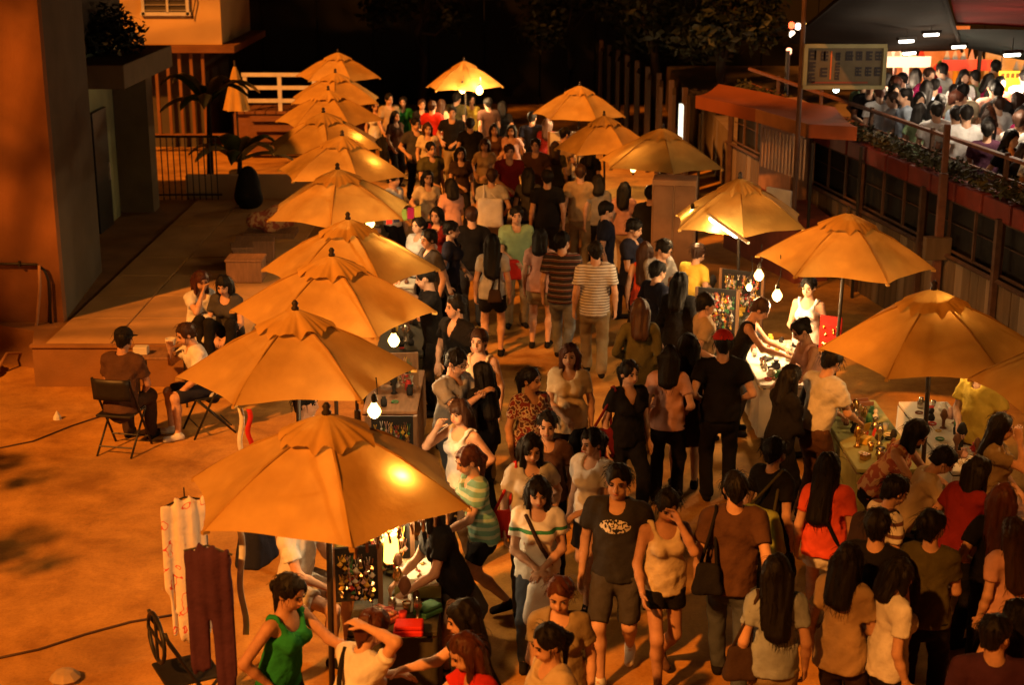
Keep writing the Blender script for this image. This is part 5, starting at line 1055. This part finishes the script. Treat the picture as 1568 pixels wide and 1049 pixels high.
# --- lower right crowd
Pn('brown_man',1126,748,'man in dark brown shirt and jeans walking away with a shoulder bag','m',1.72,yaw=172,hair=('short','black'),top=('shirt','brown'),bot=('jeans','jeans'),legs='walk',arms=('back','down'),hy=8)
Pn('white_back',1190,876,'woman with long black hair in pale grey blue t-shirt, back to camera','f',1.60,yaw=176,hair=('long','black'),top=('tee','blue'),bot=('hot','khaki'),legs='walk')
Pn('tan_right',1300,858,'person in tan t-shirt with dark hair turned to the right','f',1.62,yaw=140,hair=('mid','black'),top=('jersey','tan'),bot=('pants','dbrown'),arms=('clasp','down'))
Pn('white_bob',1378,882,'woman with a short bob in white t-shirt turned to the right','f',1.57,yaw=105,hair=('bob','black'),top=('tee','white'),bot=('jeans','black'),arms=('down','down'),hp=22)
Pn('olive_bun',1428,806,'person in olive t-shirt with hair in a bun, back to camera','f',1.64,yaw=160,hair=('bun','black'),top=('tee','olive'),bot=('pants','black'),arms=('clasp','down'),hy=-30)
Pn('coral',1270,716,'woman in bright red orange t-shirt and white shorts, back to camera','f',1.60,yaw=165,hair=('long','black'),top=('tee','coral'),bot=('hot','white'),legs='walk',strap=('black',1),hy=-25)
Pn('tote',1188,692,'woman in black top carrying a green tote bag','f',1.60,yaw=130,hair=('short','black'),top=('tee','black'),bot=('pants','black'),arms=('down','down'))
Pn('stripe_white',1372,752,'person in white striped t-shirt bending towards the right hand stalls','f',1.58,yaw=105,hair=('short','black'),top=('tee','stripe_white'),bot=('pants','black'),arms=('clasp','clasp'),lean=14,hp=16)
Pn('black_right',1536,765,'woman with long reddish dark hair in black top at the right edge','f',1.62,yaw=160,hair=('long','auburn'),top=('tee','black'),bot=('pants','black'),arms=('bag','bag'))
Pn('pink_right',1552,815,'woman in pale pink t-shirt at the right edge below the black top','f',1.52,yaw=190,hair=('long','brown'),top=('tee','pink'),bot=('hot','cream'),arms=('bag','down'))
Pn('purple_right',1526,972,'person in dull purple top with white collar at the bottom right corner','m',1.66,yaw=165,hair=('short','black'),top=('tee','purple'),bot=('pants','black'),hy=-35,hp=10)
Pn('shadow_right',1345,805,'person in black between the tan and the striped t-shirts','m',1.68,yaw=150,hair=('short','black'),top=('tee','black'),bot=('pants','black'))
Pn('strap_right',1558,945,'woman in brown top with long dark hair at the lower right edge','f',1.58,yaw=185,hair=('long','black'),top=('tank','brown'),bot=('pants','dbrown'))
# right stalls
Pn('white_shirt_man',1275,553,'man in white shirt and khaki trousers leaning over the right hand table','m',1.70,yaw=122,hair=('short','black'),top=('tuck','lgrey'),bot=('pants','brown'),arms=('table','table'),lean=14,hp=18)
Pn('dark_long',1212,578,'woman in black with long dark hair beside the white shirt man','f',1.58,yaw=115,hair=('mid','black'),top=('long','black'),bot=('pants','black'),arms=('clasp','table'),lean=8,hp=18)
Pn('red_cap',1107,526,'stout man in red cap and black clothes, back to camera','m',1.72,yaw=178,hair=('cap','black'),cap='red',top=('tee','black'),bot=('pants','black'),arms=('bag','bag'))
Pn('brown_dress',1054,528,'woman in dark brown dress with long hair, back to camera','f',1.62,yaw=176,hair=('long','black'),top=('dress','dbrown'),bot=None,arms=('bag','down'))
Pn('head_scarf',1026,548,'woman in white top beside the brown dress, bag at her hip','f',1.58,yaw=165,hair=('mid','black'),top=('tee','pink'),bot=('pants','black'),arms=('bag','down'),hp=18)
Pn('vneck',964,572,'woman in black v-neck top carrying a dark red handbag','f',1.60,yaw=22,hair=('pony','black'),top=('tee','black'),bot=('pants','black'),arms=('down','down'),vneck=1,legs='walk',hy=10)
Pn('blouse',872,545,'woman with long hair in cream blouse with rolled sleeves','f',1.62,yaw=-8,hair=('mid','auburn'),top=('blouse','cream'),bot=('jeans','black'),arms=('clasp','down'),legs='walk')
Pn('floral',814,582,'woman in red and white floral vest with a ponytail','f',1.58,yaw=32,hair=('pony','black'),top=('tee','floral'),bot=('pants','black'),arms=('down','clasp'),hy=25)
Pn('olive_back',980,474,'woman in olive green top and skirt, back to camera','f',1.62,yaw=178,hair=('mid','brown'),top=('long','olive'),bot=('skirt','olive'),arms=('down','bag'))
Pn('bare_shoulder',733,522,'fair woman in strappy beige top facing the camera behind the couple','f',1.62,yaw=-18,hair=('pony','brown'),top=('tank','cream'),bot=('pants','khaki'))
Pn('glasses_man',700,555,'man in grey t-shirt with glasses hugging a woman in black','m',1.70,yaw=55,hair=('short','black'),top=('tee','grey'),bot=('jeans','jeans'),arms=('hug','hug'),glasses=1,hp=20,lean=6)
Pn('hug_woman',738,572,'woman in black with long dark hair held by the man with glasses','f',1.56,yaw=225,hair=('long','black'),top=('long','black'),bot=('pants','black'),arms=('hug','bag'))
Pn('vneck_man',697,470,'man in black v-neck polo looking left at the stalls','m',1.72,yaw=-48,hair=('short','black'),top=('tee','black'),bot=('pants','black'),arms=('clasp','down'),vneck=1,hy=-20)
Pn('reach_man',650,425,'tall man in black stretching his arm over the third left stall','m',1.76,yaw=-80,hair=('short','black'),top=('tee','black'),bot=('pants','black'),arms=('side','reach'),lean=8,hp=14)
Pn('dark_tee_man',656,366,'man in dark grey t-shirt facing left by the fourth umbrella','m',1.70,yaw=-62,hair=('short','black'),top=('tee','dgrey'),bot=('pants','black'),arms=('table','down'),hp=10)
Pn('pair_dark',692,352,'woman in black top with white edging turned to the right','f',1.66,yaw=80,hair=('short','black'),top=('tee','navy'),bot=('pants','black'),arms=('down','clasp'))
Pn('white_long',754,372,'woman in white t-shirt and black shorts with very long hair, back to camera','f',1.62,yaw=178,hair=('long','black'),top=('tee','lgrey'),bot=('shorts','black'))
Pn('mint',791,330,'man in mint green shirt carrying a red bag','m',1.70,yaw=5,hair=('short','black'),top=('shirt','mint'),bot=('pants','khaki'),arms=('clasp','down'))
Pn('pink_tee',828,364,'woman in pale pink t-shirt beside the striped polo, back to camera','f',1.60,yaw=170,hair=('bob','black'),top=('tee','pink'),bot=('shorts','khaki'))
Pn('stripe_man',862,370,'man in dark striped polo and light jeans, back to camera','m',1.70,yaw=170,hair=('short','black'),top=('shirt','stripe_dark'),bot=('jeans','ljeans'),legs='walk',hy=-30)
Pn('grey_stripe',912,385,'man in finely striped pale polo and brown trousers, back to camera','m',1.72,yaw=180,hair=('short','black'),top=('shirt','stripe_grey'),bot=('pants','khaki'),legs='walk')
Pn('navy_man',972,350,'man in navy t-shirt looking down to the right','m',1.72,yaw=60,hair=('short','black'),top=('tee','navy'),bot=('pants','black'),arms=('clasp','clasp'),hp=18)
Pn('coral_back',988,384,'woman in coral top with long hair, back to camera','f',1.58,yaw=170,hair=('long','brown'),top=('tank','coral'),bot=('pants','black'),arms=('face','down'))
Pn('grey_bend',1018,382,'man in grey shirt bending near a red cloth','m',1.68,yaw=40,hair=('short','black'),top=('shirt','grey'),bot=('pants','black'),arms=('table','table'),lean=18,hp=18)
Pn('yellow',1070,388,'person in bright yellow t-shirt bending over the tube lamp stall','f',1.62,yaw=140,hair=('short','brown'),top=('tee','yellow'),bot=('pants','black'),arms=('bag','table'),lean=24)
Pn('tan_tee',1082,466,'man in tan t-shirt looking at the packed trinket rack','m',1.64,yaw=95,hair=('short','black'),top=('tee','tan'),bot=('shorts','khaki'),arms=('bag','clasp'))
Pn('dark_mid',1042,432,'person in black coat between the yellow and olive tops','f',1.64,yaw=150,hair=('mid','black'),top=('long','black'),bot=('pants','black'))
Pn('dark_mid_b',1008,415,'person in dark navy top behind the olive back','m',1.66,yaw=120,hair=('short','black'),top=('tee','navy'),bot=('pants','black'))
Pn('tank_vendor',1165,474,'woman in black tank top bending over the white jewellery table','f',1.62,yaw=75,hair=('short','brown'),top=('tank','black'),bot=('pants','dgrey'),arms=('table','table'),lean=24,hp=24,skin=1)
Pn('bare_vendor',1226,506,'vendor with bare shoulders facing left across the jewellery table','f',1.60,yaw=-75,hair=('bun','black'),top=('tank','pink'),bot=('pants','black'),arms=('table','table'),lean=18,hp=22,skin=1)
Pn('apron',1238,440,'vendor in white top standing behind the three bulbs','f',1.58,yaw=-30,hair=('short','black'),top=('tank','white'),bot=('pants','black'),arms=('clasp','down'),hp=10)
Pn('vendor_yellow',1502,560,'vendor in orange yellow shirt behind the white topped table','m',1.66,yaw=-55,hair=('short','black'),top=('shirt','yellow'),bot=('pants','dbrown'),arms=('clasp','down'),hp=16)
Pn('vendor_grey',1534,655,'woman in grey green top raising a hand to her chin at the right edge','f',1.58,yaw=70,hair=('mid','black'),top=('tee','khaki'),bot=('pants','black'),arms=('face','clasp'),hp=12)
Pn('bend_tan',1404,664,'woman in orange checked top bending over the pale green table','f',1.58,yaw=60,hair=('mid','black'),top=('tank','plaid'),bot=('pants','black'),arms=('table','table'),lean=30,hp=26)
Pn('bend_white',1446,706,'person in white t-shirt bending low in front of the white table','f',1.56,yaw=85,hair=('short','black'),top=('tee','cream'),bot=('pants','black'),arms=('table','table'),lean=30,hp=26)
Pn('bend_red',1498,722,'dark haired woman in dark red top at the right hand stalls','f',1.58,yaw=120,hair=('mid','black'),top=('tee','dred'),bot=('pants','black'),arms=('table','bag'),lean=20,hp=18)
Pn('vendor_profile',470,618,'vendor in white tank top in profile under the second left umbrella','m',1.66,yaw=85,hair=('short','black'),top=('tank','white'),bot=('pants','dgrey'),legs='sit',seat=.62,arms=('lap','table'),hp=4)
Pn('vendor_l3',520,500,'vendor in red printed top under the third left umbrella','f',1.58,yaw=80,hair=('mid','black'),top=('tee','dred'),bot=('pants','black'),legs='sit',seat=.5,arms=('table','lap'))
# --- middle distance and far crowd
far = [(603,274,'m',60,'short','white','black','man in white shirt bending left of the long white bag'), (655,272,'f',20,'mid','cream','black','woman in cream top in the middle distance by the fifth umbrella'), (690,284,'f',200,'bob','pink','black','woman in pale pink top, back to camera, above the coloured flags'),
 (753,270,'m',175,'short','lgrey','khaki','broad man in white top carrying a white shopping bag on his back'), (810,268,'f',170,'mid','dgrey','black','woman in dark grey top right of the white shopping bag'), (838,272,'m',185,'short','black','black','man in black right of the dark grey top in the middle distance'),
 (889,264,'m',175,'short','tan','khaki','man in tan shirt walking away in the middle distance'), (916,278,'f',178,'bob','grey','black','woman in grey top and black shorts in the middle distance'), (957,290,'f',160,'mid','pink','tan','woman in pink top beside the tall wooden cabinet'),
 (998,296,'m',150,'short','black','black','man in black in front of the tall wooden cabinet'), (1034,308,'m',110,'short','black','black','man in black beside the upper end of the tube lamp'), (930,322,'m',90,'short','navy','black','man in navy turned right behind the pale striped polo'),
 (668,330,'f',-20,'mid','dred','black','woman in dark red top behind the dark grey t-shirt man'), (722,330,'m',190,'short','black','dgrey','man in black behind the very long haired woman'), (640,345,'f',-40,'pony','white','black','woman in white top with tied hair beside the coloured flags'),
 (705,235,'f',10,'mid','dbrown','black','woman in dark brown top under the far left crowd'), (780,232,'m',5,'short','dred','black','man in dark red shirt in the far crowd walking this way'), (850,226,'f',175,'mid','olive','black','woman in olive top walking away in the far crowd'), (820,222,'m',-15,'short','brown','dgrey','man in brown shirt facing the camera in the far crowd'),
 (905,230,'f',150,'mid','black','black','woman in black near the flat looking umbrella'), (660,228,'m',30,'short','olive','black','man in olive top near the sixth umbrella'), (742,222,'f',-5,'bob','tan','black','woman in tan top in the middle of the far crowd'),
 (575,163,'f',20,'short','white','black','woman in white top right of the farthest left umbrellas'), (596,152,'m',30,'short','tan','black','tall man in tan shirt in the far left crowd'), (617,156,'f',-10,'short','green','black','person in green top in the far left crowd'), (646,160,'f',10,'short','black','black','person in black in the far left crowd'),
 (662,163,'m',170,'short','red','black','person in bright red top in the far crowd'), (676,160,'f',160,'mid','cream','black','person in cream top beside the bright red top'), (692,172,'m',0,'short','black','khaki','man in black printed top below the left far bulb'), (700,150,'m',150,'short','olive','black','man in olive shirt under the left far bulb'),
 (722,152,'f',20,'mid','yellow','black','person in yellow top under the lone far umbrella'), (747,158,'m',200,'short','brown','black','man in brown top under the right far bulb'), (770,163,'f',170,'bob','black','black','person in black right of the lone far umbrella'), (757,199,'f',5,'mid','brown','black','woman in brown top below the lone far umbrella'), (783,200,'f',-15,'mid','pink','black','woman in pink top below the lone far umbrella'),
 (637,190,'m',20,'short','dgrey','black','man in dark grey in the far left crowd'), (655,197,'f',10,'mid','cream','black','woman in cream in the far left crowd nearer the camera'), (720,190,'m',180,'short','black','black','man in black in the centre of the far crowd'), (815,180,'m',170,'short','navy','black','man in navy left of the far right umbrella'), (838,190,'f',175,'mid','dred','black','woman in dark red left of the far right umbrella'), (606,178,'f',40,'mid','brown','black','woman in brown beside the farthest left umbrellas'), (866,205,'m',120,'short','tan','black','man in tan shirt in front of the far bright stall')]
for k, (x, y, sx, yw, hr, tc, bc, lb) in enumerate(far):
    Pn('far%d' % k, x, y, lb, sx, (1.58 if sx == 'f' else 1.70) + random.uniform(-.03,.04), yaw=yw, hair=(hr, random.choice(['black','black','brown'])), top=('tee', tc), bot=('pants', bc), legs=random.choice(['stand','walk']), arms=random.choice([('down','down'),('clasp','down'),('fwd','back'),('bag','clasp')]))
# --- crowd in the covered hall: a few figures, each copied with its own clothes
HALL = []
rg = random.Random(11)
for k, (sx, hr, ar) in enumerate((('f','bob',('down','clasp')), ('m','short',('down','down')), ('f','bob',('bag','down')), ('m','short',('clasp','clasp')), ('f','mid',('down','down')), ('m','crew',('clasp','down')))):
    sp = dict(sex=sx, ht=1.62 if sx == 'f' else 1.72, hair=(hr,'black'), top=('tee','white'), bot=('pants','black'), arms=ar, seed=k*1.1, legs='stand', hp=6)
    HALL.append((make_person(sp, .024, dict(head=.013, hand=.010, face=False))[0], hr, sx))
tops = ['white','white','lgrey','white','white','white','blue','cream','black','grey','magenta','purple','mint','coral','dgrey','pink','black','white','lgrey','blue']
spots = [(1385,215,180,1,'black','man in black almost hidden by the planter rail at the left of the hall')]
hallspec = []
y_ = 18.2
while y_ < 27.4:
    x0 = max(fx(y_) + .55, .222*(y_*.961+.8)); x1 = .345*(y_*.961+.8); n = max(1, int((x1-x0)/.50 + .5))
    for q in range(n): hallspec.append((x0 + (x1-x0)*(q+.5)/n + rg.uniform(-.10,.10), y_ + rg.uniform(-.16,.16)))
    y_ += .56
cnm = {'lgrey': 'pale grey', 'blue': 'pale blue', 'dgrey': 'dark grey', 'magenta': 'bright pink', 'mint': 'pale green', 'coral': 'orange red'}
hn = {'crew': 'cropped hair', 'mid': 'shoulder length hair', 'short': 'short dark hair', 'bob': 'bobbed dark hair', 'long': 'long dark hair', 'pony': 'tied back hair'}
for k, (x, y_) in enumerate(hallspec):
    parts, hr, sx = HALL[rg.randrange(len(HALL))]; tc = rg.choice(tops); row = 'front' if y_ < 21.5 else 'middle' if y_ < 24.6 else 'rear'
    yw = rg.choice([180,180,165,195,150,210,90,-90,0,20]); fc = 'back turned' if 120 < yw < 240 else 'side on' if abs(yw) == 90 else 'facing this way'
    zone = 'left' if x/y_ < .265 else 'centre' if x/y_ < .30 else 'right'
    lb = 'person in %s top, %s, %s, %s %s of terrace crowd' % (cnm.get(tc, tc), hn[hr], fc, row, zone)
    root = thing('person', lb, 'person', (x,y_,TZ), R(yw + rg.uniform(-12,12)), 'crowd on the covered terrace'); sc_ = rg.uniform(.95,1.05); root.scale = (sc_,)*3
    for n, me, m in parts:
        if len(me.materials) == 0: me.materials.append(m)
        o = bpy.data.objects.new(n, me); COL.objects.link(o); o.parent = root
        if n == 't_shirt': o.material_slots[0].link = 'OBJECT'; o.material_slots[0].material = cloth(tc)
        elif n == 'hair' and rg.random() < .25: o.material_slots[0].link = 'OBJECT'; o.material_slots[0].material = HAIRM['auburn' if rg.random() < .4 else 'brown']
# ================================================================== bags
def bag(key, label, col, pos, size, strap=None, cat='bag', name='shoulder_bag', rz=0, hang=None, patt=None):
    root, T, sp = PEOPLE[key]; s = sp['ht']/1.7; rotp = Matrix.Rotation(root.rotation_euler.z, 3, 'Z')
    p = Vector([float(q) for q in T(*pos)]); wp = root.location + rotp @ p
    t = thing(name, label, cat, wp, root.rotation_euler.z + rz); w_, d_, h_ = size
    S = SDF((-w_/2-.05,-d_/2-.05,-h_-.05), (w_/2+.05,d_/2+.05,.06), .014)
    S.rbox((0,0,-h_/2), (w_/2,d_/2,h_/2), min(d_*.42,.05), .22 if name != 'shopping_bag' else .03)
    if name == 'plastic_bag': S.cone((0,0,-.06), (0,0,.03), .05, .03, .05)
    S.ripple(.006, 22, 20, 18, 1.); link('body', quads_mesh('body', [S.raw()]), t, patt or cloth(col))
    if strap:   # strap goes up to a shoulder point in the wearer's torso frame
        q = Vector([float(v) for v in T(*strap)]) - p; q = Matrix.Rotation(-rz, 3, 'Z') @ q
        f = Vector((0,-.06,0)); MB().tube([(-w_*.3,0,-.03), Vector((-w_*.22,-.04,0)).lerp(q, .5), q + Vector((0,-.045,0)), q + Vector((0,0,.02)), q + Vector((0,.045,0)), Vector((w_*.22,.05,0)).lerp(q, .5), (w_*.3,0,-.03)], .013, 6).build('strap', cloth(col), t, smooth=True)
    return t
bag('vneck','dark red handbag at the side of the black v-neck top','dred',(-.27,.02,.10),(.34,.13,.30),(-.15,.02,.50))
bag('tote','pale green tote bag on the back of the black top','olive',(-.06,.20,.22),(.40,.13,.36),(-.12,.03,.50),rz=.1,patt=mat('tote_green', (.26,.30,.07), rough=.9, var=.2, scale=7, bump=.2))
bag('white_back','dark brown strapped bag at the right side of the pale blue t-shirt','dbrown',(.23,.05,.12),(.20,.10,.25),(.13,.02,.50))
bag('brown_man','black shoulder bag on the back of the brown shirt','black',(.17,.16,.14),(.20,.10,.25),(.13,.02,.50))
bag('polo','white plastic bag held by the woman in the green striped polo','white',(0,-.27,-.02),(.22,.14,.34),None,name='plastic_bag')
bag('grey_red','red strapped bag at the side of the loose grey t-shirt','red',(-.25,.0,.10),(.22,.10,.24),(-.13,.02,.50))
bag('white_long','small patterned bag hanging behind the very long haired woman','dbrown',(-.04,.17,.06),(.17,.06,.18),(-.12,.04,.50))
bag('sit_white_bag','large white bag on the lap of the seated woman','white',(.08,-.22,.30),(.46,.2,.32),None,rz=.3)
bag('mint','red bag held by the man in the mint shirt','red',(-.08,-.24,.10),(.24,.12,.28),None)
bag('far3','white paper shopping bag on the back of the broad man','white',(.0,.20,.34),(.40,.10,.46),(.12,.03,.50),name='shopping_bag')
bag('brown_dress','black handbag at the side of the dark brown dress','black',(-.24,.03,.12),(.30,.12,.30),(-.14,.02,.50))
bag('hid_white','dark blue backpack hanging behind the seated person in white','navy',(.02,.40,.46),(.30,.2,.40),None,name='backpack')
bag('stripe_white','dark backpack on the person in the striped white t-shirt','dbrown',(-.02,.20,.42),(.28,.16,.36),(-.12,.02,.50),name='backpack')
# ---- chairs under the two men and the empty one
for key, lb in (('cap_man','black folding chair under the man with the cap'), ('white_sit','black folding chair under the person in white')):
    root = PEOPLE[key][0]; folding_chair(root.location, root.rotation_euler.z, lb)
folding_chair(tuple(g(292,1112,0)), R(118), 'empty black folding chair with an oval back at the lower left', True)
